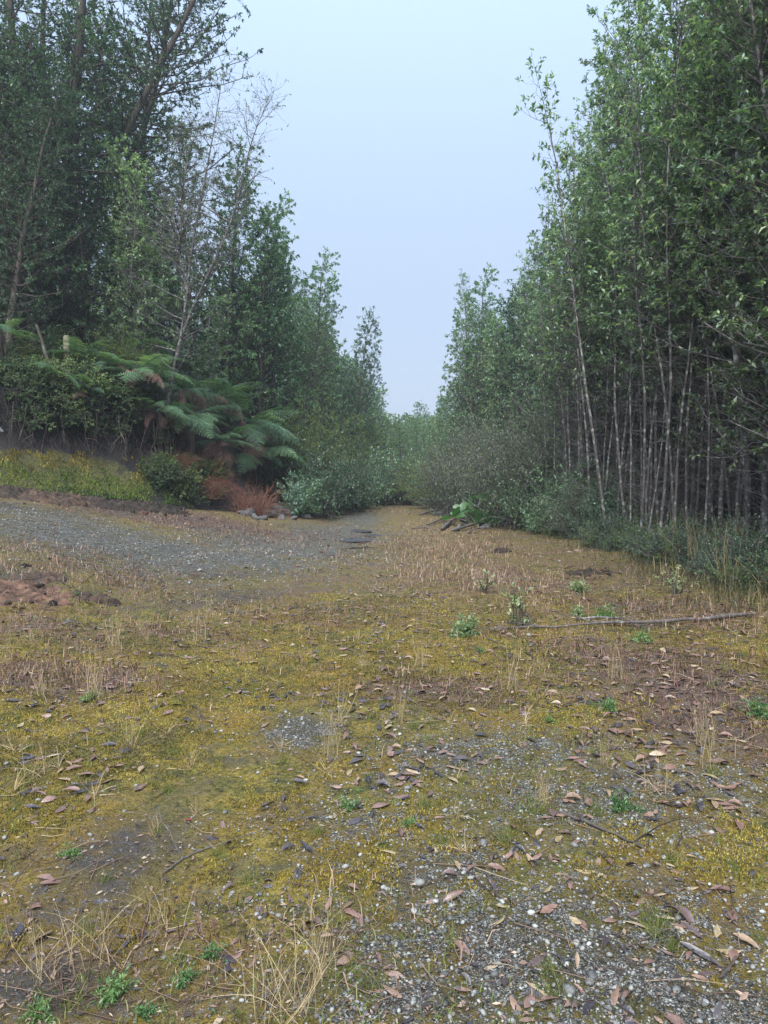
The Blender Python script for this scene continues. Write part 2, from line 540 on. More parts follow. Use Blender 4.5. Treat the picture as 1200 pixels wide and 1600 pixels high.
GRAVEL = [(520, 835, 1.6, 4.0, 0, 1.0), (440, 855, 2.0, 2.5, 0, 1.0), (330, 868, 2.0, 1.6, 0, 1.0), (230, 862, 2.0, 2.0, 0, 1.0), (120, 830, 2.2, 2.2, 0, .95),
          (40, 800, 2.5, 1.6, 0, .8), (900, 1250, 1.0, 0.55, 0.3, .68), (860, 1480, 0.7, 0.5, 0, .85), (1000, 1560, 0.55, 0.25, 0, .85), (560, 808, 1.0, 6.0, 0, .95), (600, 1300, .5, .5, 0, .5), (720, 1380, 0.35, 0.35, 0, .75),
          (1120, 1230, 0.5, 0.4, 0, .6), (470, 1140, 0.25, 0.3, 0, .9), (590, 1500, .25, .2, 0, .7), (780, 1180, .9, .45, 0, .7), (650, 1560, .35, .15, 0, .85), (1140, 1440, .3, .3, 0, .5)]
SOILS = [(200, 1340, 0.3, 0.55, -0.2, .95), (260, 1270, 0.25, 0.6, -0.3, .8), (340, 935, 0.45, 1.8, -.55, .9), (380, 900, .4, 1.6, -.7, .8), (570, 860, .35, 1.5, 0.0, .8),
         (20, 1560, 0.4, 0.15, 0, .9), (100, 1500, .35, .2, 0, .5), (420, 1180, 0.25, 0.5, -.2, .5), (960, 890, .5, .7, 0, .5), (30, 905, 0.8, 0.8, 0, .9), (0, 790, 2.5, .8, .6, .9), (200, 800, 2.0, .8, .8, .9), (440, 862, 1.6, 1.6, 0, .5), (270, 866, 1.6, 1.2, 0, .5), (520, 838, 1.2, 2.5, 0, .5)]
LITTER = [(100, 1060, 0.8, 0.5, 0, .9), (250, 990, 1.3, .8, 0, .6), (1120, 1090, 0.8, 1.1, 0, 1.0), (980, 1030, 1.0, 1.1, 0, .8), (720, 1080, 0.7, 0.35, 0, .9), (560, 960, .8, 1.0, 0, .5),
          (780, 900, 1.6, 1.8, 0, .7), (700, 860, 1.6, 3.0, 0, .6), (1050, 950, 1.5, 1.3, 0, .8), (150, 900, 1.6, 1.4, 0, .6), (400, 960, .9, .7, 0, .5), (60, 860, 1.6, 1.2, 0, .5), (930, 1090, .6, .4, 0, .7), (330, 815, 3.0, 1.8, 0, 1.1), (230, 808, 2.5, 1.2, 0, 1.0), (480, 800, 1.8, 3, 0, .6), (230, 930, 1.4, 1.0, 0, .55), (620, 880, 1.2, 2.0, 0, .45), (880, 960, 1.2, 1.0, 0, .5), (60, 980, .9, .7, 0, .6), (330, 1040, .6, .5, 0, .4), (130, 1500, .6, .35, 0, .55), (350, 1530, .5, .25, 0, .45)]


def maskof(lst, x, y):
    out_ = np.zeros(np.shape(x))
    for px, py, rx, ry, an, st in lst:
        out_ = np.maximum(out_, st * blob(x, y, px, py, rx, ry, an, 0.7))
    return out_


gm = maskof(GRAVEL, gxf, gyf) * .8; sm = maskof(SOILS, gxf, gyf) * .7; lm = np.maximum(maskof(LITTER, gxf, gyf) * .85, .5 * sstep(4.5, 9, gyf))
far = sstep(26, 34, gyf) * 0.0
forest = np.maximum(sstep(0.0, 1.2, bank_sd(gxf, gyf)[0]), sstep(0.2, 1.5, gxf - np.interp(gyf, [0, 9, 12, 16, 22, 37, 90], [5.2, 5.0, 4.8, 4.1, 3.4, 2.0, 1.6])))
sm = np.maximum(sm, forest)
ny, nx = gx.shape
ii = np.arange((ny - 1) * (nx - 1)); r_ = ii // (nx - 1); c_ = ii % (nx - 1)
b0 = r_ * nx + c_
quads = np.stack([b0, b0 + 1, b0 + nx + 1, b0 + nx], 1)


def ramp_mul(nt, r, src):
    """the same litter, in darker and paler patches"""
    class _O: pass
    o_ = _O(); o_.outputs = [mixc(nt, 1.0, r.outputs[0], ramp(nt, [(0.35, (0.5, 0.5, 0.52)), (0.65, (1.35, 1.3, 1.25))], src).outputs[0], 'MULTIPLY')]
    return o_


def ground_material():
    m, nt, o = new_mat("ground")
    geo = nt.nodes.new("ShaderNodeNewGeometry")
    pos = geo.outputs["Position"]
    n_big = noise(nt, 1.3, 4, 0.6, pos)
    n_mid = noise(nt, 7.0, 4, 0.65, pos)
    n_fine = noise(nt, 45.0, 4, 0.7, pos)
    n_grain = noise(nt, 150.0, 3, 0.7, pos)
    # moss
    moss = ramp(nt, [(0.30, (0.06, 0.06, 0.016)), (0.45, (0.135, 0.12, 0.022)), (0.56, (0.225, 0.165, 0.024)), (0.70, (0.30, 0.25, 0.05))], n_mid)
    golden = mixc(nt, math_n(nt, 'MULTIPLY', ramp(nt, [(0.45, (0, 0, 0)), (0.65, (1, 1, 1))], n_big).outputs[0], 0.6), moss.outputs[0], (0.30, 0.165, 0.012))
    moss_c = mixc(nt, 1.0, golden, ramp(nt, [(0.32, (0.22, 0.22, 0.24)), (0.5, (0.85, 0.85, 0.85)), (0.68, (1.55, 1.5, 1.4))], n_fine).outputs[0], 'MULTIPLY')
    moss_c = mixc(nt, 1.0, moss_c, ramp(nt, [(0.3, (0.45, 0.45, 0.45)), (0.7, (1.45, 1.45, 1.45))], n_grain).outputs[0], 'MULTIPLY')
    dirt = ramp(nt, [(0.50, (0, 0, 0)), (0.62, (1, 1, 1))], noise(nt, 3.1, 5, 0.7, pos, 0.6)).outputs[0]
    moss_c = mixc(nt, math_n(nt, 'MULTIPLY', dirt, 0.6), moss_c, mixc(nt, n_fine, (0.03, 0.024, 0.016), (0.17, 0.13, 0.08)))
    # gravel: small stones, each its own grey
    vo = nt.nodes.new("ShaderNodeTexVoronoi"); vo.inputs["Scale"].default_value = 120
    wv = nt.nodes.new("ShaderNodeVectorMath"); wv.operation = 'MULTIPLY_ADD'
    nzc = nt.nodes.new("ShaderNodeTexNoise"); nzc.inputs["Scale"].default_value = 22; nt.links.new(pos, nzc.inputs["Vector"])
    nt.links.new(nzc.outputs["Color"], wv.inputs[0]); wv.inputs[1].default_value = (0.06, 0.06, 0.06); nt.links.new(pos, wv.inputs[2])
    nt.links.new(wv.outputs[0], vo.inputs["Vector"])
    sep = nt.nodes.new("ShaderNodeSeparateColor"); nt.links.new(vo.outputs["Color"], sep.inputs[0])
    stone = ramp(nt, [(0, (0.06, 0.06, 0.054)), (0.5, (0.16, 0.16, 0.145)), (0.8, (0.25, 0.255, 0.235)), (1, (0.42, 0.42, 0.39))], sep.outputs[0])
    edge = ramp(nt, [(0.25, (1, 1, 1)), (0.62, (0.28, 0.27, 0.24))], vo.outputs["Distance"])
    stone_c = mixc(nt, 1.0, stone.outputs[0], edge.outputs[0], 'MULTIPLY')
    stone_c = mixc(nt, 1.0, stone_c, ramp(nt, [(0.35, (0.75, 0.72, 0.70)), (0.65, (1.6, 1.6, 1.6))], n_mid).outputs[0], 'MULTIPLY')
    # leaf and weed litter, bare wet soil
    lit = ramp(nt, [(0.3, (0.04, 0.027, 0.022)), (0.5, (0.105, 0.07, 0.052)), (0.66, (0.18, 0.128, 0.09)), (0.8, (0.25, 0.20, 0.135))], n_fine)
    lit = ramp_mul(nt, lit, n_mid)
    soil = ramp(nt, [(0.3, (0.028, 0.026, 0.024)), (0.55, (0.062, 0.056, 0.05)), (0.8, (0.12, 0.11, 0.10))], n_fine)

    def fac(name, big=1.0, mid=1.2, fine=1.5, lo=0.35, hi=0.75):
        v = attr(nt, name)
        for src, amt in ((n_big, big), (n_mid, mid), (n_fine, fine)):
            v = math_n(nt, 'MULTIPLY_ADD', math_n(nt, 'SUBTRACT', src, 0.5), amt, v)
        return ramp(nt, [(lo, (0, 0, 0)), (hi, (1, 1, 1))], v).outputs[0]
    c = mixc(nt, fac("litter"), moss_c, lit.outputs[0])
    fg = fac("gravel", 0.8, 1.6, 2.2, 0.42, 0.66)
    c = mixc(nt, fg, c, stone_c)
    c = mixc(nt, fac("soil", 1.0, 1.0, 1.2, 0.35, 0.8), c, soil.outputs[0])
    # single bare stones show in the moss everywhere
    bare = math_n(nt, 'MULTIPLY', ramp(nt, [(0.56, (0, 0, 0)), (0.64, (1, 1, 1))], n_fine).outputs[0], ramp(nt, [(0.4, (0, 0, 0)), (0.6, (1, 1, 1))], n_big).outputs[0])
    c = mixc(nt, math_n(nt, 'MULTIPLY', bare, 0.7), c, stone_c)
    p = nt.nodes.new("ShaderNodeBsdfPrincipled")
    nt.links.new(c, p.inputs["Base Color"])
    rg_ = math_n(nt, 'MULTIPLY_ADD', fg, -0.3, 0.85)
    nt.links.new(rg_, p.inputs["Roughness"])
    p.inputs["Specular IOR Level"].default_value = 0.35
    h = math_n(nt, 'ADD', math_n(nt, 'MULTIPLY', n_fine, 1.0), math_n(nt, 'MULTIPLY', n_grain, 0.45))
    h = math_n(nt, 'ADD', h, math_n(nt, 'MULTIPLY', math_n(nt, 'MULTIPLY', vo.outputs["Distance"], fg), -0.6))
    b = nt.nodes.new("ShaderNodeBump"); b.inputs["Strength"].default_value = 1.0; b.inputs["Distance"].default_value = 0.03
    nt.links.new(h, b.inputs["Height"]); nt.links.new(b.outputs[0], p.inputs["Normal"])
    nt.links.new(p.outputs[0], o.inputs[0])
    return m


M['ground'] = ground_material()
ground = obj("ground", make_mesh("ground", np.stack([gxf, gyf, gzv], 1), None, quads, M['ground'], None, True,
                                 {"gravel": gm, "soil": sm, "litter": lm}))
tag(ground, kind="structure")

# ------------------------------------------------------------------ earth bank on the left
bx = axis(-10.5, -2.6, 0.07, -90, -2.6, 1.09)
by = axis(12.0, 27.0, 0.07, -20, 120, 1.07)
bX, bY = np.meshgrid(bx, by)
sd, fy = bank_sd(bX, bY)
bZ = H(bX, bY)
rough = sstep(-0.1, 0.5, sd)
bZ = bZ + rough * (0.16 * (fbm(bX * 2.2, bY * 2.2, 31, 4) - 0.5) + 0.30 * sstep(.7, 1.0, sd) * (1 - .6 * sstep(1.6, 2.2, sd)) * (fbm(bX * 4, bY * 4, 41, 4) - .5) + 0.05 * (fbm(bX * 9, bY * 9, 33, 2) - 0.5)) - 0.03 * (sd < 0.05)
# the lip of turf leans out over the face
s2 = sd + 0.25 * (fbm(bX * 0.8, bY * 0.8, 21, 3) - 0.5)
lip = sstep(1.1, 1.4, s2) * (1 - sstep(1.4, 2.4, s2)) * np.interp(fy, [10, 20, 24], [1, 1, 0.3])
eps = 0.05
gxn = (bank_sd(bX + eps, bY)[0] - bank_sd(bX - eps, bY)[0]) / (2 * eps)
gyn = (bank_sd(bX, bY + eps)[0] - bank_sd(bX, bY - eps)[0]) / (2 * eps)
push = lip * (0.32 + 0.3 * (fbm(bX * 2, bY * 2, 35, 3) - 0.5))
VX = bX - gxn * push; VY = bY - gyn * push
ny2, nx2 = bX.shape
ii = np.arange((ny2 - 1) * (nx2 - 1)); b0 = (ii // (nx2 - 1)) * nx2 + ii % (nx2 - 1)
bq = np.stack([b0, b0 + 1, b0 + nx2 + 1, b0 + nx2], 1)
bq = bq[(sd.ravel()[bq] > -0.3).all(1)]
used = np.unique(bq); remap = np.full(bX.size, -1); remap[used] = np.arange(len(used)); bq = remap[bq]
bV = np.stack([VX.ravel(), VY.ravel(), bZ.ravel()], 1)[used]
s2u = s2.ravel()[used]


def bank_material():
    m, nt, o = new_mat("bank_soil")
    geo = nt.nodes.new("ShaderNodeNewGeometry"); pos = geo.outputs["Position"]
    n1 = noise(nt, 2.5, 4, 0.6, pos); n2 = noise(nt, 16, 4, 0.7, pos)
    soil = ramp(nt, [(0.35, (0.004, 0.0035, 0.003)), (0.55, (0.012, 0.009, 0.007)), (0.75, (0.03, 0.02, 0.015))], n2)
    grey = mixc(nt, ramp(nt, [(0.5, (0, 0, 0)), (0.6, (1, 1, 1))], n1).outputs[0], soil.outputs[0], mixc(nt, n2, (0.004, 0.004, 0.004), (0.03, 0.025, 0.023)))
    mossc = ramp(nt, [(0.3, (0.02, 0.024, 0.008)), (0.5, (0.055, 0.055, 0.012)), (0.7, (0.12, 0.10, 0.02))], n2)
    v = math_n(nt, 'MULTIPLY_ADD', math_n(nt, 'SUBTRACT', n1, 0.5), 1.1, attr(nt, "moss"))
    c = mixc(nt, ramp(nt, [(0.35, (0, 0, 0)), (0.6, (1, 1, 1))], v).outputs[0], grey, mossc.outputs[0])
    p = nt.nodes.new("ShaderNodeBsdfPrincipled")
    nt.links.new(c, p.inputs["Base Color"]); p.inputs["Roughness"].default_value = 0.85
    b = nt.nodes.new("ShaderNodeBump"); b.inputs["Strength"].default_value = 1.0; b.inputs["Distance"].default_value = 0.06
    nt.links.new(n2, b.inputs["Height"]); nt.links.new(b.outputs[0], p.inputs["Normal"])
    nt.links.new(p.outputs[0], o.inputs[0])
    return m


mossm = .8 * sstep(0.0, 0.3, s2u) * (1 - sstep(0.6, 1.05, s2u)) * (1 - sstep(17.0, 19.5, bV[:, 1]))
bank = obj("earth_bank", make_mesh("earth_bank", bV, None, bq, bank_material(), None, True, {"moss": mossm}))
tag(bank, kind="structure")

# ------------------------------------------------------------------ growing things
def wander(rg, p0, d0, length, k, bend, pull=None, pw=0.0):
    P = [np.array(p0, float)]; d = np.array(d0, float); d /= np.linalg.norm(d)
    st = length / (k - 1)
    for i in range(k - 1):
        d = d + rg.normal(0, bend, 3)
        if pull is not None: d = d + np.array(pull) * pw
        d /= np.linalg.norm(d)
        P.append(P[-1] + d * st)
    return np.array(P)


def along(P, t):
    x = t * (len(P) - 1); i = min(int(x), len(P) - 2); f = x - i
    return P[i] * (1 - f) + P[i + 1] * f, P[i + 1] - P[i]


def tree(name, seed, height, r0, cs, nb, blen, leafn, leafL, leafW, mleaf, mbark, mtwig=None, up=0.6, twigs=5, lean=(0, 0),
         wob=0.05, fine=False, prof=None, dead=0, stems=1, shoot=True, spread=0.5, droop=0.3, twl=(0.18, 0.5), path=None, bpull=(0, 0, 0.5)):
    """a tapered trunk with limbs, twigs and leaf-sized faces; returns its parts"""
    rg = np.random.default_rng(seed)
    gt, gb = Geo(), Geo()
    LP, LD = [], []
    for s in range(stems):
        h = height * (1 if s == 0 else rg.uniform(0.7, 0.95))
        if path is not None and s < len(path):
            T = np.array(path[s], float)
        else:
            d0 = np.array([lean[0] + rg.normal(0, 0.04 + 0.1 * (s > 0)), lean[1] + rg.normal(0, 0.04 + 0.1 * (s > 0)), 1.0])
            T = wander(rg, (rg.normal(0, 0.12) * (s > 0), rg.normal(0, 0.12) * (s > 0), -0.15), d0, h, 16, wob, (lean[0], lean[1], 1), 0.06)
        k = len(T)
        tt = np.linspace(0, 1, k)
        rad = r0 * (1 if s == 0 else 0.75) * ((1 - tt) ** 0.8 * 0.93 + 0.07)
        rad[0] *= 1.35
        gt.tube(T, rad, 8 if r0 > 0.1 else 6)
        for i in range(nb // stems):
            t = cs + (1 - cs) * (i + rg.uniform(0, 1)) / (nb // stems)
            t = min(t, 0.995)
            p, td = along(T, t)
            az = i * 2.39996 + rg.uniform(-0.5, 0.5)
            pr = prof(t) if prof else (1.0 - 0.75 * ((t - cs) / (1 - cs)) ** 1.2)
            clump = float(vnoise(np.array([t * 9 + seed]), np.array([math.cos(az) * 1.3 + 7 + math.sin(az) * .9]), seed)[0])
            L = blen * pr * (0.4 + 1.2 * clump) * rg.uniform(0.75, 1.25)
            d = np.array([math.cos(az), math.sin(az), up + rg.normal(0, 0.25)])
            B = wander(rg, p, d, L, 5, 0.16, bpull, 0.18)
            rb = min(r0 * 0.4, 0.006 + 0.012 * L) * (1.05 - 0.5 * t)
            gb.tube(B, np.linspace(rb, rb * 0.25, 5), 4)
            ntw = max(2, int(twigs * (0.5 + 0.5 * L / max(blen, 1e-3))))
            for j in range(ntw):
                u = 0.25 + 0.75 * (j + rg.uniform(0, 1)) / ntw
                q, bd = along(B, min(u, 0.999))
                bd = bd / (np.linalg.norm(bd) + 1e-9)
                dd = bd * 0.7 + rg.normal(0, spread, 3) + np.array([0, 0, 0.15])
                tl = rg.uniform(*twl)
                W = wander(rg, q, dd, tl, 3, 0.2)
                gb.tube(W, np.linspace(rb * 0.35 + 0.0015, 0.0012, 3), 3)
                nl = rg.poisson(leafn * (0.45 + 1.2 * clump))
                if nl:
                    uu = 1 - rg.uniform(0, 1, nl) ** 2.2 * 0.6
                    x = uu * 2
                    a = np.clip(x.astype(int), 0, 1); f = (x - a)[:, None]
                    pp = W[a] * (1 - f) + W[a + 1] * f
                    ld = norm(W[2] - W[0])[None, :] * 0.55 + rg.normal(0, 0.62, (nl, 3)) + np.array([0, 0, 0.1 - droop * 0.5])
                    LP.append(pp); LD.append(ld)
        for i in range(dead // stems):
            t = rg.uniform(0.08, max(cs + 0.25, 0.4))
            p, td = along(T, t)
            az = rg.uniform(0, 6.283); L = rg.uniform(0.3, 1.1) * blen * 0.8
            B = wander(rg, p, (math.cos(az), math.sin(az), rg.uniform(-0.1, 1.0)), L, 5, 0.2)
            gb.tube(B, np.linspace(0.006, 0.0018, 5), 3)
            for j in range(3):
                q, bd = along(B, rg.uniform(0.3, 0.95))
                gb.tube(wander(rg, q, bd / np.linalg.norm(bd) + rg.normal(0, 0.5, 3), rg.uniform(0.1, 0.45), 3, 0.2), np.linspace(0.003, 0.0012, 3), 3)
    parts = [("trunk", gt.mesh(name + "_trunk", mbark, True)), ("branchwork", gb.mesh(name + "_branchwork", mtwig or mbark, True))]
    if LP:
        LP = np.concatenate(LP); LD = np.concatenate(LD)
        n = len(LP)
        Ls = leafL * rg.uniform(0.6, 1.25, n)
        V, T_, rn = leaves(LP, LD, Ls, Ls * (leafW / leafL), 0.22, droop, rg, fine)
        parts.append(("crown", make_mesh(name + "_crown", V, T_, None, mleaf, rn)))
    return parts


def bush(name, seed, Rr, Hh, nst, leafn, leafL, leafW, mleaf, mtwig, twigs=9, fine=True, flat=0.6, bend=0.16, droop=0.3):
    rg = np.random.default_rng(seed)
    gb = Geo(); LP, LD = [], []
    for i in range(nst):
        az = rg.uniform(0, 6.283); rr = math.sqrt(rg.uniform(0, 1))
        el = Hh * rg.uniform(0.55, 1.05) * (1 - 0.45 * rr * rr)
        p0 = (rg.normal(0, Rr * 0.18), rg.normal(0, Rr * 0.18), -0.05)
        tgt = np.array([math.cos(az) * rr * Rr, math.sin(az) * rr * Rr, el])
        B = wander(rg, p0, tgt - np.array(p0), np.linalg.norm(tgt - np.array(p0)), 6, bend, (0, 0, 1), 0.03)
        gb.tube(B, np.linspace(0.012, 0.003, 6), 4)
        for j in range(twigs):
            u = 0.2 + 0.8 * (j + rg.uniform(0, 1)) / twigs
            q, bd = along(B, min(u, 0.999)); bd = bd / (np.linalg.norm(bd) + 1e-9)
            W = wander(rg, q, bd * 0.5 + rg.normal(0, 0.6, 3), rg.uniform(0.15, 0.45) * max(0.5, Rr), 3, 0.2)
            gb.tube(W, np.linspace(0.003, 0.001, 3), 3)
            nl = rg.poisson(leafn)
            if nl:
                x = rg.uniform(0.1, 1, nl) * 2
                a = np.clip(x.astype(int), 0, 1); f = (x - a)[:, None]
                LP.append(W[a] * (1 - f) + W[a + 1] * f)
                LD.append(norm(W[2] - W[0])[None, :] * 0.6 + rg.normal(0, 0.6, (nl, 3)))
    parts = [("branchwork", gb.mesh(name + "_branchwork", mtwig, True))]
    if LP:
        LP = np.concatenate(LP); LD = np.concatenate(LD); n = len(LP)
        Ls = leafL * rg.uniform(0.6, 1.3, n)
        V, T_, rn = leaves(LP, LD, Ls, Ls * (leafW / leafL), 0.2, droop, rg, fine)
        parts.append(("foliage", make_mesh(name + "_foliage", V, T_, None, mleaf, rn)))
    return parts


# ---- kinds of tree
SL = [tree("slender", 100 + i, h, r, cs, 92, 1.25, 13, 0.10, 0.038, M['leaf_bright'], M['bark_pale'], M['bark_twig'], up=0.75, twigs=5, wob=0.045, dead=80, stems=st)
      for i, (h, r, cs, st) in enumerate([(11.5, .052, .36, 1), (12.5, .062, .40, 1), (10.5, .042, .34, 1), (11.0, .05, .30, 2), (12.0, .048, .45, 1), (9.5, .036, .3, 1)])]
SG = [tree("grey_slender", 130 + i, h, .055, .16, 105, 1.4, 16, 0.085, 0.036, M['leaf_grey'], M['bark_pale'], M['bark_twig'], up=0.5, twigs=5, wob=0.05, dead=30, fine=True)
      for i, h in enumerate([9.5, 10.5, 8.5])]
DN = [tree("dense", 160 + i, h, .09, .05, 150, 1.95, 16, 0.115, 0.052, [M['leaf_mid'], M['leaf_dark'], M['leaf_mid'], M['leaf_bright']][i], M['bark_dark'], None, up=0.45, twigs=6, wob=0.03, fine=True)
      for i, h in enumerate([11.5, 10.5, 9.5, 10.0])]
FR = [tree("far", 190 + i, h, .09, .04, 100, 1.9, 12, 0.16, 0.08, [M['leaf_mid'], M['leaf_bright'], M['leaf_olive']][i], M['bark_dark'], None, up=0.4, twigs=5, fine=True)
      for i, h in enumerate([10.5, 9.0, 7.5])]
BU = [bush("dark_bush", 220, 1.3, 2.2, 60, 14, 0.07, 0.03, M['leaf_dark'], M['bark_dark']),
      bush("broad_bush", 221, 1.2, 2.0, 50, 10, 0.095, 0.042, M['leaf_mid'], M['bark_twig'], fine=False),
      bush("grey_bush", 222, 1.5, 2.0, 75, 14, 0.045, 0.018, M['leaf_grey'], M['bark_twig'], twigs=12),
      bush("olive_bush", 223, 1.4, 4.0, 90, 20, 0.05, 0.02, M['leaf_olive'], M['bark_dark'], twigs=14),
      bush("low_bush", 224, 0.8, 0.75, 60, 16, 0.035, 0.014, M['leaf_dark'], M['bark_twig'], twigs=8)]


LOWO = bush("low_olive", 225, 0.8, 0.6, 55, 13, 0.04, 0.014, M['leaf_olive'], M['bark_twig'], twigs=8)


def TL(Y):
    """x of the forest edge on the right"""
    return float(np.interp(Y, [4, 9, 12, 16, 22, 37, 60, 90], [5.6, 5.5, 6.1, 6.6, 5.9, 4.2, 4.6, 5.0]))


def tree_at(parts, name, x, y, sc, label, cat, group, fn=gz, tilt=0.03):
    return place(parts, name, (x, y, fn(x, y) - 0.03), (random.gauss(0, tilt), random.gauss(0, tilt), random.uniform(0, 6.28)), sc, label, cat, group)


pts = []
def spaced(x, y, dmin):
    for a, b in pts:
        if (a - x) ** 2 + (b - y) ** 2 < dmin * dmin: return False
    pts.append((x, y)); return True


# right-hand stand, near: slender trunks packed together
n = 0
for k in range(6000):
    y = random.uniform(6.0, 21); off = random.uniform(0, 5.5)
    x = TL(y) + off - 0.1
    if spaced(x, y, 0.36 + 0.11 * off):
        if off < 1.6:
            lab, grp = "slender pale-barked tree standing in the front rank of the dense right-hand stand", "front rank of the right-hand stand"
        else:
            lab, grp = "slender tree deep inside the dense right-hand stand behind the front rank", "inner trees of the right-hand stand"
        q = SL if random.random() < (0.85 if y < 16 else 0.5) else SG
        tree_at(random.choice(q), "slender_tree", x, y, random.uniform(0.88, 1.15), lab, "tree", grp, tilt=0.025)
        n += 1
        if n >= 180: break
PO = [tree("pole", 150 + i, h, r, .42, 38, .7, 8, 0.11, 0.045, M['leaf_bright'], M['bark_pale'], M['bark_twig'], up=0.8, twigs=4, wob=0.04, dead=60)
      for i, (h, r) in enumerate([(8.5, .03), (9.5, .036), (7.5, .026)])]
n = 0
for k in range(3000):
    y = random.uniform(8.0, 19.5); off = random.uniform(-.2 - 1.5 * float(sstep(11.5, 15, y)), 1.2)
    x = TL(y) + off
    if spaced(x, y, .24):
        tree_at(random.choice(PO), "thin_tree", x, y, random.uniform(.85, 1.15), "thin bare-stemmed young tree between the trunks of the right-hand stand's front rank", "tree", "thin young trees of the right-hand stand", tilt=.035)
        n += 1
        if n >= 125: break
# leafy understorey that closes the stand behind the trunks
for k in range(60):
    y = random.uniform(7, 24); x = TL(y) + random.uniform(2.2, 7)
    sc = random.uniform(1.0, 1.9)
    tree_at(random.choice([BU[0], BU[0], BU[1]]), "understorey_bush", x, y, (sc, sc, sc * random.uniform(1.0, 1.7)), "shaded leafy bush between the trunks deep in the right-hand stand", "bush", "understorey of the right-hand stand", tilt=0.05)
# a rank of dense trees that ends the view into the stand
for k in range(34):
    y = 5 + k * 0.75; x = TL(y) + 6.5 + random.uniform(0, 2.5)
    tree_at(random.choice(DN[:2]), "evergreen_tree", x, y, random.uniform(0.8, 1.1), "dark evergreen tree at the very back of the right-hand stand", "tree", "back of the right-hand stand")
# right-hand row further along the clearing
n = 0
for k in range(4000):
    y = random.uniform(21, 46); off = random.uniform(0, 6)
    x = TL(y) + 0.5 + off
    if spaced(x, y, 0.95 + 0.12 * off):
        q = random.choice([SL, SG, DN, DN, DN])
        tree_at(random.choice(q), "roadside_tree", x, y, random.uniform(0.82, 1.12), "leafy tree in the right-hand row halfway along the clearing", "tree", "right-hand row halfway along", tilt=0.03)
        n += 1
        if n >= 75: break
# the far end
n = 0
for k in range(4000):
    y = random.uniform(39, 80); x = random.uniform(-5, 5)
    if spaced(x, y, 1.5):
        h = 1.5 + 0.088 * y * random.uniform(0.75, 1.02)
        i = random.randrange(3)
        tree_at(FR[i], "distant_tree", x, y, h / (10.5, 9.0, 7.5)[i], "low distant tree closing the far end of the clearing", "tree", "far trees across the end")
        n += 1
        if n >= 60: break
n = 0
for k in range(4000):
    y = random.uniform(46, 100); side = random.choice((-1, 1))
    x = side * random.uniform(3.5, 13)
    if spaced(x, y, 1.8):
        lab = {1: "distant leafy tree on the right side of the clearing's far end", -1: "distant leafy tree on the left side of the clearing's far end"}[side]
        tree_at(random.choice(FR), "distant_tree", x, y, random.uniform(0.75, 1.0), lab, "tree", {1: "far trees right", -1: "far trees left"}[side], fn=hz if side < 0 else gz)
        n += 1
        if n >= 70: break

# left-hand row beyond the ferns
n = 0
for k in range(4000):
    y = random.uniform(23, 52); off = random.uniform(0, 7)
    x = float(np.interp(y, BASE[:, 1], BASE[:, 0])) - (0.9 if y < 30 else 0.2) - off
    if y < 27.5 and off < 3.4: continue
    if spaced(x, y, 1.05 + 0.1 * off):
        q = DN if random.random() < 0.85 else SG
        tree_at(random.choice(q), "evergreen_tree", x, y, random.uniform(0.82, 1.12), "dense evergreen tree in the left-hand row beyond the ferns", "tree", "left-hand row beyond the ferns", fn=hz)
        n += 1
        if n >= 95: break
# the far part of that row steps in towards the track
for k in range(44):
    y = 38 + 42 * (k / 43.0) + random.uniform(-.6, .6)
    x = float(np.interp(y, [38, 43.5, 60, 80], [-3.1, -2.3, -1.4, -1.0])) - (0 if k % 2 else random.uniform(.8, 3.0))
    par = DN[random.randrange(4)] if y < 55 else FR[random.randrange(2)]
    tree_at(par, "evergreen_tree", x, y, random.uniform(.88, 1.08), "tree at the far end of the left-hand row, stepping in towards the track", "tree", "far end of the left row", fn=gz)
# trees on top of the bank, behind the ferns
n = 0
for k in range(4000):
    y = random.uniform(17, 36); x = random.uniform(-26, -6.5)
    s_, _ = bank_sd(np.array([x]), np.array([y]))
    if s_[0] < 4.2: continue
    if spaced(x, y, 1.3):
        tree_at(random.choice(DN[:3]), "bank_tree", x, y, random.uniform(0.75, 1.1), "dark leafy tree on top of the left bank behind the ferns", "tree", "trees on the left bank", fn=hz)
        n += 1
        if n >= 75: break

# ---- single trees of the left bank
def path_tree(name, seed, paths, r0, label, cs=0.4, nb=70, blen=2.6, leafn=10, leafL=0.085, leafW=0.035, mleaf=None, mbark=None, mtwig=None, **kw):
    """paths: stems as (px, py, distance) sight points turned into places in the world; the first ends at the ground"""
    W = []
    for i, p in enumerate(paths):
        q = np.array([at_y(*a) for a in p])
        W.append(q)
    b = W[0][0]; g = hz(b[0], b[1])
    base = np.array([b[0], b[1], g])
    first = np.vstack([[b[0] + 0.02, b[1], g - 0.2], W[0]]) if b[2] > g else W[0]
    W[0] = first
    res = []
    for q in W:                                        # resample smoothly
        d = np.r_[0, np.cumsum(np.linalg.norm(np.diff(q, axis=0), axis=1))]
        t = np.linspace(0, d[-1], 18)
        c = np.stack([np.interp(t, d, q[:, k]) for k in range(3)], 1)
        for _ in range(2): c[1:-1] = 0.25 * c[:-2] + 0.5 * c[1:-1] + 0.25 * c[2:]
        res.append(c - base)
    parts = tree(name, seed, 10, r0, cs, nb, blen, leafn, leafL, leafW, mleaf or M['leaf_dark'], mbark or M['bark_dark'], mtwig, path=res, stems=len(res), **kw)
    return place(parts, name, tuple(base), (0, 0, 0), 1.0, label, "tree")


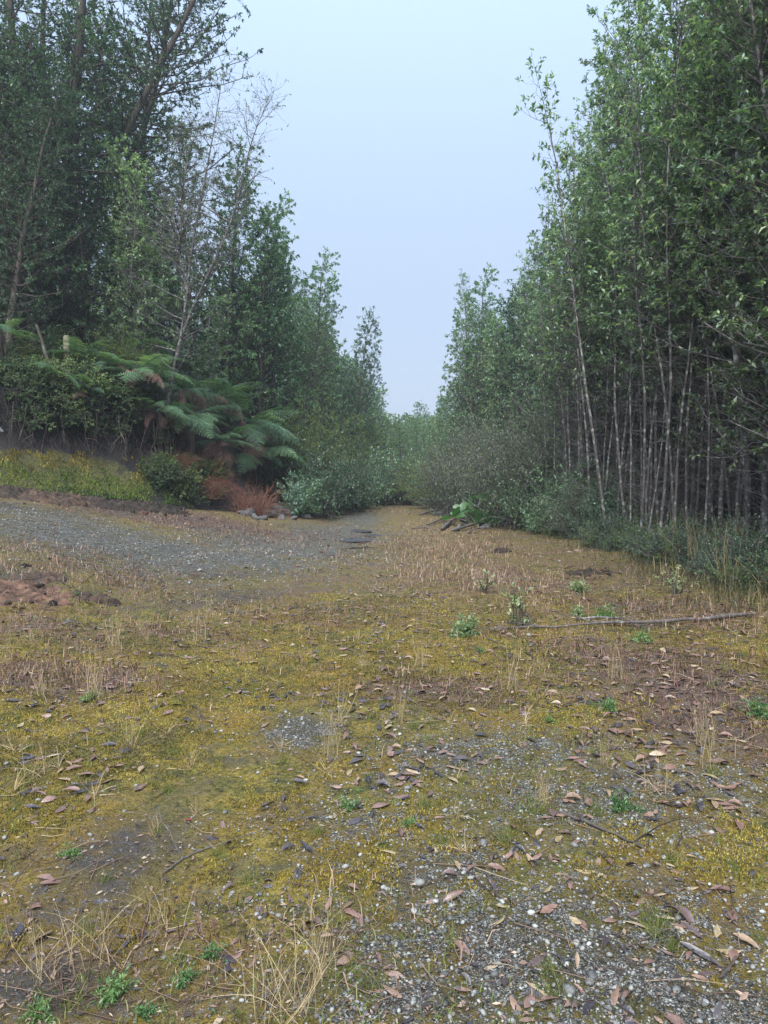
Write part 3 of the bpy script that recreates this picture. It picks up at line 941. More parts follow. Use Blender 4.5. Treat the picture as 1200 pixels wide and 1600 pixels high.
TALL = dict(cs=0.34, nb=95, blen=2.7, leafn=15, leafL=0.11, leafW=0.045, up=0.35, twigs=10, fine=True, twl=(0.25, 0.7), bpull=(0, 0, 0.2))
path_tree("tall_tree", 301, [[(128, 400, 22.5), (150, 320, 22.5), (185, 230, 22.6), (230, 140, 22.8), (272, 60, 23), (312, -10, 23.2), (345, -120, 23.4), (370, -250, 23.6)]], 0.17, "tall leaning tree whose trunk slants right over the ferns, upper left", **TALL)
path_tree("tall_tree", 302, [[(172, 355, 23.5), (205, 265, 23.6), (235, 170, 23.7), (262, 60, 23.8), (275, -60, 24), (290, -260, 24)]], 0.15, "tall tree with thin dark trunk just right of the leaning one", **TALL)
path_tree("tall_tree", 303, [[(100, 420, 21.5), (104, 300, 21.5), (112, 180, 21.5), (126, 40, 21.5), (135, -120, 21.5), (140, -300, 21.5)]], 0.27, "thick dark upright trunk of a tall tree, upper left", **TALL)
path_tree("tall_tree", 304, [[(25, 430, 20.5), (30, 300, 20.5), (26, 150, 20.5), (15, 0, 20.6), (10, -250, 20.6)]], 0.2, "tall dark tree at the left edge of the picture", **TALL)
path_tree("tall_tree", 305, [[(62, 400, 24), (60, 250, 24), (66, 100, 24), (70, -60, 24), (60, -260, 24)]], 0.16, "tall dark tree between the left edge and the thick upright trunk", **TALL)
path_tree("tall_tree", 306, [[(210, 430, 26), (222, 300, 26), (228, 120, 26), (240, -40, 26), (250, -160, 26)]], 0.15, "tall tree standing farthest back on the left bank", **TALL)
path_tree("bare_tree", 311, [[(258, 634, 20.0), (268, 590, 20.0), (286, 520, 20.0), (292, 470, 20.0), (296, 400, 20.0), (312, 320, 20.1), (330, 230, 20.2), (343, 150, 20.3), (350, 100, 20.3)],
                             [(286, 520, 20.0), (305, 470, 20.0), (335, 410, 19.9), (368, 330, 19.8), (385, 250, 19.7), (402, 190, 19.6), (425, 150, 19.5)],
                             [(294, 460, 20.0), (280, 400, 20.2), (285, 300, 20.4), (300, 200, 20.5)]],
          0.065, "half-bare lichen-grey tree forking above the ferns on the left bank", cs=0.2, nb=150, blen=1.5, leafn=2.2, leafL=0.07, leafW=0.03, mleaf=M['leaf_grey'], mbark=M['bark_lichen'], mtwig=M['bark_lichen'],
          up=0.5, twigs=12, dead=90, spread=0.65, twl=(.25, .7))

FD = tree("fine_dark", 320, 9.5, .12, .03, 200, 1.6, 34, 0.06, 0.02, M['leaf_dark'], M['bark_dark'], None, up=0.25, twigs=7, fine=True, droop=0.5)
BL = tree("bright_leaf", 322, 7.5, .06, .10, 110, 1.4, 11, 0.13, 0.05, M['leaf_bright'], M['bark_pale'], None, up=0.5, twigs=5)
for (px, Y, sc, par, lab) in [(15, 17.6, 0.85, FD, "dense dark fine-leaved tree at the left edge above the bank"),
                              (62, 18.6, 0.95, FD, "dense dark fine-leaved tree in front of the thick upright trunk"),
                              (-40, 18.0, 1.0, FD, "dark fine-leaved tree cut off by the left edge"),
                              (190, 20.5, 0.82, BL, "bright green broad-leaved tree behind the left end of the ferns"),
                              (235, 21.5, 0.95, BL, "bright green broad-leaved tree left of the half-bare grey tree"),
                              (325, 24.2, 0.66, BL, "small bright green tree right behind the half-bare grey tree"),
                              (365, 26.2, 1.0, DN[0], "dense green tree rising right of the half-bare grey tree"),
                              (410, 27.0, 1.0, DN[2], "dense green tree above the drooping ferns"),
                              (290, 25.5, 1.0, DN[0], "green tree standing behind the half-bare grey tree"),
                              (150, 20.6, 0.75, DN[1], "dark leafy tree behind the fence post")]:
    x = (px - 600) / 1109 * Y
    tree_at(par, "bank_tree" if par is not BL else "broadleaf_tree", x, Y, sc, lab, "tree", None, fn=hz)

# ------------------------------------------------------------------ bushes along the edges
BR = bush("brown_bush", 231, 0.9, 2.6, 55, 9, 0.05, 0.02, M['leaf_brown'], M['bark_twig'], twigs=10)
BV = bush("blue_bush", 232, 0.35, 1.7, 26, 7, 0.10, 0.05, M['leaf_blue'], M['bark_twig'], twigs=7, fine=False)
RT = bush("red_brush", 233, 1.2, 1.15, 110, 0, 0.03, 0.01, M['leaf_brown'], M['red_twig'], twigs=9, bend=0.22)


def bush_at(parts, px, Y, sc, name, lab, group=None, fn=hz):
    x = (px - 600) / 1109 * Y
    return tree_at(parts, name, x, Y, sc, lab, "bush", group, fn=fn, tilt=0.06)


bush_at(RT, 392, 20.9, (1.0, .9, 1.0), "dead_brush", "rust-red thicket of dead twigs at the foot of the drooping ferns")
bush_at(RT, 318, 20.0, (.8, .7, .6), "dead_brush", "smaller rust-brown dead twigs left of the rust-red thicket")
bush_at(BV, 458, 22.6, (.75, .75, 1.0), "vine_bush", "narrow blue-green climbing bush beside the rust-red thicket")
bush_at(BV, 520, 27.0, .9, "vine_bush", "small blue-green climbing bush right of the taller one")
bush_at(BU[1], 478, 23.6, .8, "leafy_bush", "bright leafy bush behind the narrow blue-green bush")
bush_at(BU[3], 492, 27.0, (1.1, 1.0, 1.25), "olive_bush", "tall soft olive-green bush in the left-hand row")
bush_at(BU[3], 455, 27.5, (1.0, 1.0, 1.1), "olive_bush", "olive-green bush half hidden behind the drooping ferns")
bush_at(BU[3], 545, 31.0, (.9, 1.0, 1.2), "olive_bush", "farther olive-green bush in the left-hand row")
for i, (px, Y, sc, w) in enumerate([(500, 24.6, 1.0, 0), (525, 27.5, 1.1, 0), (548, 30, 1.1, 0), (565, 33, 1.2, 1), (475, 26.5, 1.1, 0), (580, 36.5, 1.3, 0), (455, 26.5, 1.2, 0), (596, 39, 1.2, 1)]):
    bush_at(BU[w], px, Y, (sc, sc, sc * 1.25), "edge_bush", "dark bush at the foot of the left-hand row of trees", "bushes at the foot of the left row")
bush_at(BR, 614, 38.0, (1, 1, 1.1), "dead_bush", "brown withered bush at the far end of the clearing")
bush_at(BR, 535, 30.5, (.5, .5, .4), "dead_bush", "low brown withered bush at the foot of the left row")
for i, (px, Y, sc) in enumerate([(640, 38, 1.0), (660, 37, 1.2), (685, 33, 1.3), (590, 42, 1.4), (625, 44, 1.5), (655, 43, 1.5), (690, 40, 1.5)]):
    bush_at(BU[1 if i % 2 else 3], px, Y, (sc, sc, sc * (1.2 if i % 2 else .6)), "edge_bush", "green bush closing the far end of the clearing", "bushes across the far end", fn=gz)
for i, (px, Y, sc, w) in enumerate([(715, 29, 1.3, 2), (735, 26.5, 1.4, 2), (775, 24, 1.5, 2), (800, 22, 1.4, 2), (840, 20.5, 1.5, 2), (880, 19.5, 1.2, 2), (760, 23.5, .9, 0), (820, 20, .8, 1),
                                    (870, 18.3, .8, 0), (915, 17.5, .9, 1), (960, 17.0, .9, 0), (900, 16.6, .6, 2), (1010, 16.2, .8, 0), (940, 16.0, .6, 1), (850, 18.0, .5, 1)]):
    lab = ["dark leafy bush at the foot of the right-hand stand", "green broad-leaved bush at the foot of the right-hand stand", "grey-green twiggy bush at the foot of the right-hand row"][w]
    bush_at(BU[w], px, Y, (sc, sc, sc * (1.35 if w == 2 else 1.1)), "edge_bush", lab, ["dark bushes, right edge", "green bushes, right edge", "grey bushes, right edge"][w], fn=gz)
for k in range(110):
    Y = random.uniform(8.6, 19.5); x = TL(Y) - random.uniform(-1.4, 1.1 + .9 * float(sstep(11, 15, Y)))
    sc = random.uniform(0.5, 1.2)
    tree_at(BU[4] if k % 2 else LOWO, "low_shrub", x, Y, (sc, sc, sc * random.uniform(.7, 1.1)), "low dark shrub at the grassy foot of the right-hand trunks", "shrub", "low shrubs along the right edge")
for k in range(40):
    t = random.random(); Y = random.uniform(17.5, 24); px = random.uniform(230, 470)
    x = (px - 600) / 1109 * Y
    s_, _ = bank_sd(np.array([x]), np.array([Y]))
    if 2.2 < s_[0] < 4.0:
        sc = random.uniform(0.35, 0.6)
        tree_at(BU[random.choice((0, 0, 1))], "bank_bush", x, Y, sc, "dark bush growing among the ferns on the left bank", "bush", "bushes among the ferns", fn=hz)
for k in range(26):
    Y = random.uniform(15.5, 20); px = random.uniform(-60, 260); x = (px - 600) / 1109 * Y
    s_, _ = bank_sd(np.array([x]), np.array([Y]))
    if 1.8 < s_[0] < 4.2:
        sc = random.uniform(0.4, 0.75)
        tree_at(BU[random.choice((0, 0, 3))], "bank_bush", x, Y, (sc, sc, sc * (.5 if k % 3 else .8)), "shaded bush on top of the bank left of the ferns", "bush", "bushes along the bank top", fn=hz)

# ------------------------------------------------------------------ ferns
def frond_mesh(name, seed, mat, L=1.0, arch=0.22, drop=0.55, curl=0.0):
    """a bipinnate frond along +X: midrib, pinna pairs, small leaflets"""
    rg = np.random.default_rng(seed)
    g = Geo()
    u = np.linspace(0, 1, 14)
    ang = arch * 2.2 - (drop + arch) * 2.0 * u ** 1.2
    d = np.stack([np.cos(ang), 0.06 * np.sin(u * 4 + seed), np.sin(ang)], 1)
    P = np.vstack([[0, 0, 0], np.cumsum(d[:-1] * (L / 13), axis=0)])
    g.tube(P, np.linspace(0.009, 0.002, 14), 4, 0.15)
    npn = 16
    Vs, Ts, Rn = [], [], []
    c0 = 0
    for i in range(npn):
        t = 0.16 + 0.83 * i / (npn - 1)
        p, td = along(P, min(t, 0.999)); td = td / np.linalg.norm(td)
        w = (t - 0.10) / 0.9
        pl = 0.25 * L * (min(1, (w / 0.28)) ** 0.7) * (1 - max(0, (w - 0.28) / 0.74) ** 1.3) + 0.012
        nrm = norm(np.cross(td, np.array([0, 1.0, 0]))) * -1.0
        if nrm[2] < 0: nrm = -nrm
        for sgn in (-1, 1):
            ax = np.array([0, sgn * 1.0, 0]) + td * rg.uniform(0.35, 0.55) - np.array([0, 0, 1]) * (rg.uniform(0.02, 0.25) + curl * rg.uniform(0.3, 1.2))
            ax = norm(ax)
            nn = 7
            v = (np.arange(nn) + 0.5) / nn
            dr = -0.22 * pl * v ** 2 - curl * 0.2 * pl * v
            Q = p + ax * (pl * v)[:, None] + np.array([0, 0, 1.0]) * dr[:, None]
            side = norm(np.cross(ax, nrm))
            ll = pl * 0.20 * (1 - v ** 2 * 0.85) + 0.006
            hw = pl / nn * 0.30
            for sg2 in (-1, 1):
                dd = norm(side * sg2 + ax * 0.45 - nrm * (0.15 + curl * 0.5))
                V = np.stack([Q - ax * hw, Q + ax * hw, Q + ax * hw * 0.6 + dd * ll[:, None], Q - ax * hw * 0.4 + dd * (ll * 0.85)[:, None]], 1).reshape(-1, 3)
                b = np.arange(nn)[:, None] * 4 + c0
                Vs.append(V); Ts.append(b + np.array([[0, 1, 2, 3]])); Rn.append(np.full(nn * 4, np.clip(0.45 + rg.normal(0, 0.22), 0, 1)))
                c0 += nn * 4
            # pinna rib
            rib = np.stack([p, p + ax * pl - np.array([0, 0, 0.2 * pl])])
    g.add(np.concatenate(Vs), None, np.concatenate(Ts), np.concatenate(Rn))
    return g.mesh(name, mat)


FG = [frond_mesh("frond_green", 400 + i, M['fern'], 1.0, a, d) for i, (a, d) in enumerate([(0.15, 0.35), (0.10, 0.45), (0.22, 0.55), (0.06, 0.28), (0.14, 0.42)])]
FB = [frond_mesh("frond_dead", 420 + i, M['fern_dead'], 1.0, a, d, 0.9) for i, (a, d) in enumerate([(0.1, 0.75), (0.2, 0.9), (0.05, 0.5)])]


def fern(px, py, Y, L, ng, nd, label, seed, az0=None, azs=115, elev=(-22, 22), fn=hz, name="fern", back=1.5):
    rg = random.Random(seed)
    if back is None:
        c = on_ground(px, py); g = fn(c[0], c[1]); z = g + 0.15
    else:                                              # rooted this far behind the foot of the bank
        yy = np.arange(13.0, 27.0, 0.02); xx = (px - 600) / 1109.0 * yy
        i_ = np.nonzero(bank_sd(xx, yy)[0] > back)[0][0]
        c = np.array([xx[i_], yy[i_], 0.0]); g = fn(c[0], c[1])
        z = g + min(max(at_y(px, py, c[1])[2] - g, 0.15), 1.3)
    e = bpy.data.objects.new(name, None); e.location = (c[0], c[1], g); e.empty_display_size = 0.2
    link(e); tag(e, label, "fern", "ferns on the left bank")
    hgt = z - g
    st = Geo()
    st.tube(np.array([[0.0, 0.03, -0.15], [0.02, 0.0, hgt * 0.5], [0, 0, hgt + 0.04]]), [0.10, 0.08, 0.07], 8)
    for k in range(14):
        a = rg.uniform(0, 6.28); zz = rg.uniform(0, hgt + 0.05)
        st.tube(np.array([[0.06 * math.cos(a), 0.06 * math.sin(a), zz], [0.13 * math.cos(a), 0.13 * math.sin(a), zz + 0.03]]), [0.012, 0.006], 4)
    obj("stem", st.mesh("fern_stem", M['root']), e)
    a0 = az0 if az0 is not None else -75
    for k in range(ng):
        az = a0 + (k / max(1, ng - 1) - 0.5) * 2 * azs + rg.uniform(-14, 14)
        el = rg.uniform(*elev) + 14 * abs((k / max(1, ng - 1) - 0.5) * 2)
        sc = L * rg.uniform(0.65, 1.2)
        obj("frond", rg.choice(FG), e, (0.04 * math.cos(R(az)), 0.04 * math.sin(R(az)), hgt), Euler((rg.uniform(-.45, .45), -R(el), R(az)), 'XYZ'), sc)
    for k in range(nd + 1):
        az = a0 + rg.uniform(-1, 1) * min(azs, 95)
        obj("dead_frond", rg.choice(FB), e, (0.05 * math.cos(R(az)), 0.05 * math.sin(R(az)), hgt - 0.03), Euler((rg.uniform(-.7, .7), R(rg.uniform(-15, 45)), R(az)), 'XYZ'), L * rg.uniform(0.45, 0.95))
    return e


fern(165, 572, 18.0, 1.5, 11, 3, "fern with level fronds beside the fence post", 1, back=1.9)
fern(212, 585, 18.2, 1.6, 12, 4, "broad green fern above the mossy slope, left of the grey trunk", 2, back=1.5)
fern(250, 640, 18.0, 1.5, 12, 5, "fern with bright tips hanging over the end of the mossy slope", 3, back=1.05)
fern(210, 535, 19.6, 1.8, 10, 2, "highest fern, behind the others and left of the grey trunk", 4, back=2.8)
fern(300, 650, 18.7, 1.6, 12, 5, "fern spreading right below the grey trunk", 5, back=1.1)
fern(335, 605, 19.6, 1.8, 12, 4, "fern right of the grey trunk", 6, back=1.7)
fern(378, 590, 20.3, 2.3, 14, 8, "large fern whose long fronds droop to the right over dead brown ones", 7, -55, 95, (-20, 28), back=1.3)
fern(405, 650, 20.6, 1.9, 11, 9, "fern low on the right with a skirt of brown fronds", 8, -55, 85, (-30, 15), back=.9)
fern(340, 690, 19.4, 1.5, 8, 6, "low fern hanging in front of the dark bank", 9, -75, 90, (-35, 10), back=.9)
fern(5, 518, 17.2, 1.1, 8, 0, "fern at the left edge of the picture", 10, back=2.0)
fern(120, 560, 18.6, 1.1, 8, 1, "small fern left of the fence post", 11, back=2.2)
fern(75, 590, 17, 1.1, 8, 2, "small fern on the lip of the bank near the left edge", 15, back=1.5)
fern(140, 610, 17, 1.2, 9, 4, "fern hanging over the lip of the bank below the fence post", 16, back=1.3)
fern(285, 610, 18.6, 1.5, 10, 3, "fern half hidden behind the grey trunk", 13, back=2.0)
fern(425, 690, 20.6, 1.5, 8, 6, "lowest fern at the right end of the bank", 14, -50, 80, (-30, 15), back=.7)
fern(576, 790, 33.0, 1.1, 10, 0, "small distant fern at the foot of the left-hand row", 12, back=None)

# hanging dead fronds and roots on the bank face
for i, (px, py, Y, Ln) in enumerate([(185, 622, 17.2, 0.9), (200, 620, 17.2, 1.1), (206, 618, 17.2, 1.3), (60, 600, 16.6, 0.9), (95, 610, 16.8, .8), (150, 615, 17, .7), (240, 650, 17.3, 1.5), (250, 655, 17.3, 1.7), (262, 660, 17.5, 1.6), (300, 690, 18, 1.2), (20, 590, 16, 1.2),
                                     (232, 655, 17.2, 1.6), (246, 660, 17.2, 1.9), (270, 670, 17.6, 1.7), (228, 665, 17.1, 1.3), (285, 690, 17.8, 1.5), (130, 620, 16.9, .9), (40, 600, 16.3, .7), (75, 605, 16.6, 1.0)]):
    yy = np.arange(13.0, 27.0, 0.02); xx = (px - 600) / 1109.0 * yy
    Y = yy[np.nonzero(bank_sd(xx, yy)[0] > 0.78)[0][0]]
    a = at_y(px, py, Y); a[2] = min(a[2], hz(a[0], a[1]) + 1.15)
    rg = np.random.default_rng(500 + i)
    g = Geo()
    P = wander(rg, (0, 0, 0), (rg.normal(0, .2), -0.1, -1), Ln, 8, 0.13, (0, 0, -1), 0.1)
    g.tube(P, np.linspace(0.011 if i > 5 else 0.008, 0.004, 8), 4, .3)
    for j in range(3):
        q, bd = along(P, rg.uniform(0.3, 0.9))
        g.tube(wander(rg, q, bd + rg.normal(0, .1, 3), Ln * .35, 5, .2, (0, 0, -1), .1), np.linspace(0.007, 0.003, 5), 3)
    o = obj("hanging_root", g.mesh("hanging_root", M['root']), None, tuple(a))
    tag(o, "thin dead root hanging down the dark face of the bank", "root", "roots hanging on the bank")

rg = np.random.default_rng(560)
g = Geo(); cnt = 0
while cnt < 300:
    y_ = rg.uniform(12.5, 21.5); x_ = rg.uniform(-11, -4.2)
    s_, f_ = bank_sd(np.array([x_]), np.array([y_]))
    if not .85 < s_[0] < 1.35: continue
    cnt += 1
    L = rg.uniform(.2, .9)
    P = wander(rg, (x_ + .25, y_ - .3, hz(x_, y_) + .25), (rg.normal(0, .5), rg.normal(-.1, .2), -1), L, 6, .25, (0, 0, -1), .1)
    g.tube(P, np.linspace(rg.uniform(.002, .005), .0015, 6), 3, rg.uniform(0, .4))
tag(obj("rootlets", g.mesh("rootlets", M['root'])), "tangle of fine rootlets hanging over the dark face of the bank", "roots", kind="stuff")
LB = bush("lip_bush", 240, .7, .5, 46, 14, .05, .022, M['leaf_olive'], M['bark_dark'], twigs=7, droop=.5)
LK = bush("lip_bush", 241, .7, .55, 46, 12, .06, .026, M['leaf_lip'], M['bark_dark'], twigs=7, droop=.5)
k = 0
while k < 64:
    px = random.uniform(-60, 250)
    yy = np.arange(11.0, 27.0, 0.03); xx = (px - 600) / 1109.0 * yy
    i_ = np.nonzero(bank_sd(xx, yy)[0] > random.uniform(1.15, 2.1))[0][0]
    x_, y_ = xx[i_], yy[i_]
    sc = random.uniform(.5, 1.25)
    place(LB if (40 < px < 130 and k % 2) else LK, "lip_shrub", (x_, y_, hz(x_, y_)), (random.uniform(.3, 1.0), .1, random.uniform(-.6, .6)), sc, "low plant hanging over the lip of the bank above the mossy slope", "shrub", "plants along the lip of the bank")
    k += 1

for k in range(26):
    px = random.uniform(228, 350)
    yy = np.arange(11.0, 27.0, 0.03); xx = (px - 600) / 1109.0 * yy
    i_ = np.nonzero(bank_sd(xx, yy)[0] > random.uniform(.1, .85))[0][0]
    x_, y_ = xx[i_], yy[i_]
    par = (LK, LK, LB, RT)[k % 4]
    place(par, "foot_shrub" if par is not RT else "dead_brush", (x_, y_, hz(x_, y_) - .03), (random.uniform(.2, .7), .1, random.uniform(-.8, .8)), random.uniform(.35, .7) if par is RT else random.uniform(.5, .95),
          "dead rusty twigs on the shaded slope under the ferns" if par is RT else "low dark plant on the shaded slope under the ferns", "brush" if par is RT else "shrub", "dead twigs under the ferns" if par is RT else "plants on the slope under the ferns")

# fence post and leaning pole
g = Geo()
pb = at_y(105, 600, 18.2); pz = hz(pb[0], pb[1])
top = at_y(105, 524, 18.2)[2]
g.tube(np.array([[0, 0, -0.2], [0.01, 0, 0.5], [0.0, 0.01, top - pz - 0.03], [0, 0.01, top - pz]]), [0.085, 0.08, 0.078, 0.05], 10)
V, Q = tube(np.array([[0, 0.01, top - pz - 0.002], [0, 0.01, top - pz + 0.004]]), [0.05, 0.001], 10); g.add(V, None, Q)
tag(obj("fence_post", g.mesh("fence_post", M['post'], True), None, (pb[0], pb[1], pz)), "weathered mossy wooden fence post standing behind the ferns", "post")
g = Geo()
a = at_y(58, 505, 17.6); b = at_y(100, 585, 17.4)
b[2] = min(b[2], hz(b[0], b[1]) - 0.05)
rg = np.random.default_rng(77)
P = np.linspace(b, a, 8) + rg.normal(0, 0.02, (8, 3))
g.tube(P - b, np.linspace(0.06, 0.035, 8), 7)
tag(obj("leaning_pole", g.mesh("leaning_pole", M['bark_dark'], True), None, tuple(b)), "dark dead pole leaning left of the fence post", "pole")

# ------------------------------------------------------------------ rocks, clods, roots
def stone_mesh(name, seed, mat, flat=0.7, rough=0.25, sub=2, rnd=None, cut=(0.55, 0.9)):
    import bmesh
    bm = bmesh.new(); bmesh.ops.create_icosphere(bm, subdivisions=sub, radius=1.0)
    V = np.array([v.co[:] for v in bm.verts]); T = np.array([[v.index for v in f.verts] for f in bm.faces]); bm.free()
    rg = np.random.default_rng(seed)
    for k in range(10):
        d = norm(rg.normal(0, 1, 3)); c = rg.uniform(*cut)
        h = V @ d
        V = V - np.clip(h - c, 0, 1)[:, None] * d * 0.9
    V = V * (1 + rough * (fbm(V[:, 0] * 1.7 + seed, V[:, 1] * 1.7 + V[:, 2] * 1.3, seed, 3) - 0.5))[:, None]
    V = V * np.array([1, rg.uniform(.65, .9), flat])
    g = Geo(); g.add(V, T, None, rg.uniform(0, 1) if rnd is None else rnd)
    return g.mesh(name, mat, sub < 2)


RK = [stone_mesh("rock", 600 + i, M['rock'], .75, .8, 4, None, (0.3, 0.7)) for i in range(5)]
rocklab = ["largest grey rock", "angular grey rock", "low flat grey rock"]
for i, (px, py, r) in enumerate([(386, 806, .20), (403, 803, .26), (418, 808, .22), (432, 801, .28), (440, 811, .18), (452, 806, .24), (468, 805, .26), (484, 802, .22), (396, 811, .14), (460, 812, .14), (410, 812, .12), (425, 806, .18), (447, 800, .2), (476, 810, .14), (375, 803, .13)]):
    c = on_ground(px, py)
    r *= 1.35
    o = obj("rock", RK[i % 5], None, (c[0], c[1], c[2] + r * 0.2), (random.uniform(-.3, .3), random.uniform(-.3, .3), random.uniform(0, 6)), r)
    tag(o, "grey rock in the row of rocks at the foot of the rust-red thicket", "rock", "row of rocks on the left")
o = obj("rock", RK[2], None, tuple(at_y(-2, 672, 15.6)), (0, .2, 1), .14); tag(o, "pale rock stuck in the bank at the left edge", "rock")

def lump_mesh(name, seed, mat):
    import bmesh
    bm = bmesh.new(); bmesh.ops.create_icosphere(bm, subdivisions=3, radius=1.0)
    V = np.array([v.co[:] for v in bm.verts]); T = np.array([[v.index for v in f.verts] for f in bm.faces]); bm.free()
    d = 0
    for f, a in ((1.3, .9), (3.1, .55), (7.0, .3)):
        d = d + a * (vnoise(V[:, 0] * f + seed, V[:, 1] * f, seed) + vnoise(V[:, 1] * f + seed, V[:, 2] * f, seed + 1) + vnoise(V[:, 2] * f + seed, V[:, 0] * f, seed + 2) - 1.5)
    V = V * (1 + .9 * d)[:, None] * np.array([1, .85, .8])
    g = Geo(); g.add(V, T, None, (seed % 7) / 7.0)
    return g.mesh(name, mat)


CL = [lump_mesh("clod", 620 + i, M['clod']) for i in range(7)]
def clod(px, py, r, lab, grp=None, fl=1.0):
    c = on_ground(px, py)
    o = obj("soil_clod", random.choice(CL), None, (c[0], c[1], c[2] + r * 0.1), (random.uniform(-.3, .3), random.uniform(-.3, .3), random.uniform(0, 6)), (r, r, r * fl))
    tag(o, lab, "soil clod", grp)
def heap(px, py, rx, ry, h, rndv, lab, seed, rot=0.0):
    """a mound of broken soil: lumpy, uneven outline"""
    c = on_ground(px, py); k, m_ = 90, 26
    a = np.arange(k) * 2 * math.pi / k
    edge = .65 + .7 * fbm(np.cos(a) * 1.8 + seed, np.sin(a) * 1.8 + seed, seed, 4)
    rr = (np.arange(1, m_ + 1) / m_)
    X = (rr[:, None] * edge * np.cos(a)) * rx; Y = (rr[:, None] * edge * np.sin(a)) * ry
    X, Y = X * math.cos(rot) - Y * math.sin(rot), X * math.sin(rot) + Y * math.cos(rot)
    n1 = fbm((X + c[0]) * 4, (Y + c[1]) * 4, seed, 3); n2 = fbm((X + c[0]) * 13, (Y + c[1]) * 13, seed + 5, 3)
    rid = 1 - np.abs(n1 - .5) * 3.2
    Z = h * (1 - rr[:, None] ** 2) ** .7 * (.25 + .75 * rid + .7 * (n2 - .5)) + .05 * (n2 - .5)
    Z = Z + G(X + c[0], Y + c[1]) - c[2] - .03 * rr[:, None] ** 4
    V = np.vstack([[0, 0, h * .7], np.stack([X.ravel(), Y.ravel(), Z.ravel()], 1)])
    T = [(0, i + 1, (i + 1) % k + 1) for i in range(k)]
    Q = [(1 + j * k + i, 1 + (j + 1) * k + i, 1 + (j + 1) * k + (i + 1) % k, 1 + j * k + (i + 1) % k) for j in range(m_ - 1) for i in range(k)]
    g = Geo(); g.add(V, np.array(T), np.array(Q), np.clip(rndv + .8 * (np.r_[.5, n2.ravel()] - .5), 0, 1))
    return tag(obj("soil_heap", g.mesh("soil_heap", M['clod']), None, tuple(c)), lab, "soil heap")


heap(20, 925, .75, .55, .04, .85, "reddish heap of churned mud at the left edge", 1)
heap(75, 905, .3, .25, .05, .5, "small dark mud heap behind the reddish one at the left edge", 2)
heap(150, 938, .28, .2, .09, .35, "small heap of soil right of the reddish mud", 3)
heap(915, 897, .36, .3, .06, .15, "dark heap of soil and roots before the low shrubs", 4)
heap(784, 862, .22, .25, .07, .1, "dark soil heap in the dry grass left of the shrubs", 5)
heap(15, 776, 1.2, .5, .22, .2, "dark soil ridge below the mossy slope at the left edge", 6, .5)
heap(90, 784, 1.2, .5, .2, .55, "brown soil ridge below the middle of the mossy slope", 7, .6)
heap(165, 792, 1.1, .5, .2, .2, "dark soil ridge below the right half of the mossy slope", 8, .7)
heap(240, 797, .9, .5, .18, .1, "dark soil ridge at the right end of the mossy slope", 9, .8)
heap(566, 856, .4, .25, .03, .05, "low wet mud rim in front of the puddles", 10)
for k in range(60):
    t = random.random(); px = t * 300 + random.uniform(-15, 10); py = 776 + 25 * t + random.uniform(-7, 9)
    clod(px, py, random.uniform(.025, .09), "dark soil clod on the low ridge along the foot of the mossy slope", "clods below the mossy slope", random.uniform(.8, 1.2))
for k in range(22):
    clod(random.gauss(40, 32), random.gauss(922, 15), random.uniform(.015, .055), "reddish clod on the heap of mud at the left edge", "mud heap at the left edge", .9)
for k in range(12):
    clod(random.gauss(910, 24), random.gauss(897, 7), random.uniform(.02, .06), "dark clod by the heap of soil and roots before the low shrubs", "soil heap by the shrubs", .9)
for k in range(14):
    clod(random.gauss(565, 26), random.gauss(852, 6), random.uniform(.015, .05), "small wet clod at the rim of the puddles", "clods by the puddles", .7)


def stick(name, pxs, r0, r1, mat, lab, cat, lift=0.0, seed=0, side=0, k=14, group=None):
    """a stick lying through the given ground points"""
    rg = np.random.default_rng(seed)
    q = np.array([on_ground(a, b) for a, b in pxs])
    d = np.r_[0, np.cumsum(np.linalg.norm(np.diff(q, axis=0), axis=1))]
    t = np.linspace(0, d[-1], k)
    P = np.stack([np.interp(t, d, q[:, j]) for j in range(3)], 1)
    P[:, :2] += rg.normal(0, 0.012, (k, 2)) * min(d[-1], 1.2) * 0.8
    P[:, 2] = G(P[:, 0], P[:, 1]) + np.linspace(r0, r1, k) * 0.8 + lift * np.sin(np.linspace(0, 3.14, k)) + 0.006
    base = P[0].copy()
    rr_ = np.linspace(r0, r1, k) * (1 + .12 * rg.normal(0, 1, k)); rr_[0] *= .35; rr_[-1] *= .3
    g = Geo(); g.tube(P - base, rr_, 7)
    for j in range(side):
        a, bd = along(P - base, rg.uniform(0.3, 0.95)); bd = bd / np.linalg.norm(bd)
        L = rg.uniform(.2, .6)
        W = wander(rg, a, bd + rg.normal(0, .5, 3) * np.array([1, 1, .3]) + np.array([0, 0, .25]), L, 5, .15)
        g.tube(W, np.linspace(r1 * .7, .0015, 5), 4)
    return tag(obj(name, g.mesh(name, mat, True), None, tuple(base)), lab, cat, group)


stick("fallen_branch", [(1180, 963), (1090, 974), (985, 980), (880, 983), (800, 984), (764, 988)], .022, .008, M['wood_grey'], "long thin fallen branch lying across the right side of the clearing", "branch", .03, 1, 9)
stick("fallen_branch", [(905, 968), (960, 972), (1010, 985)], .012, .006, M['bark_lichen'], "short pale branch beside the long fallen branch", "branch", .03, 2, 4)
stick("fallen_twig", [(868, 1270), (920, 1290), (965, 1310), (1010, 1335)], .008, .005, M['bark_dark'], "dark wet twig lying on the gravel at the right", "twig", .0, 3, 1)
stick("fallen_twig", [(1125, 1540), (1140, 1520), (1150, 1500)], .006, .004, M['bark_dark'], "short dark bent twig near the bottom right corner", "twig", .0, 4, 1)
stick("fallen_twig", [(255, 1370), (285, 1348), (330, 1325)], .004, .003, M['bark_twig'], "thin twig lying by the bare patch on the left", "twig", 0, 5, 2)
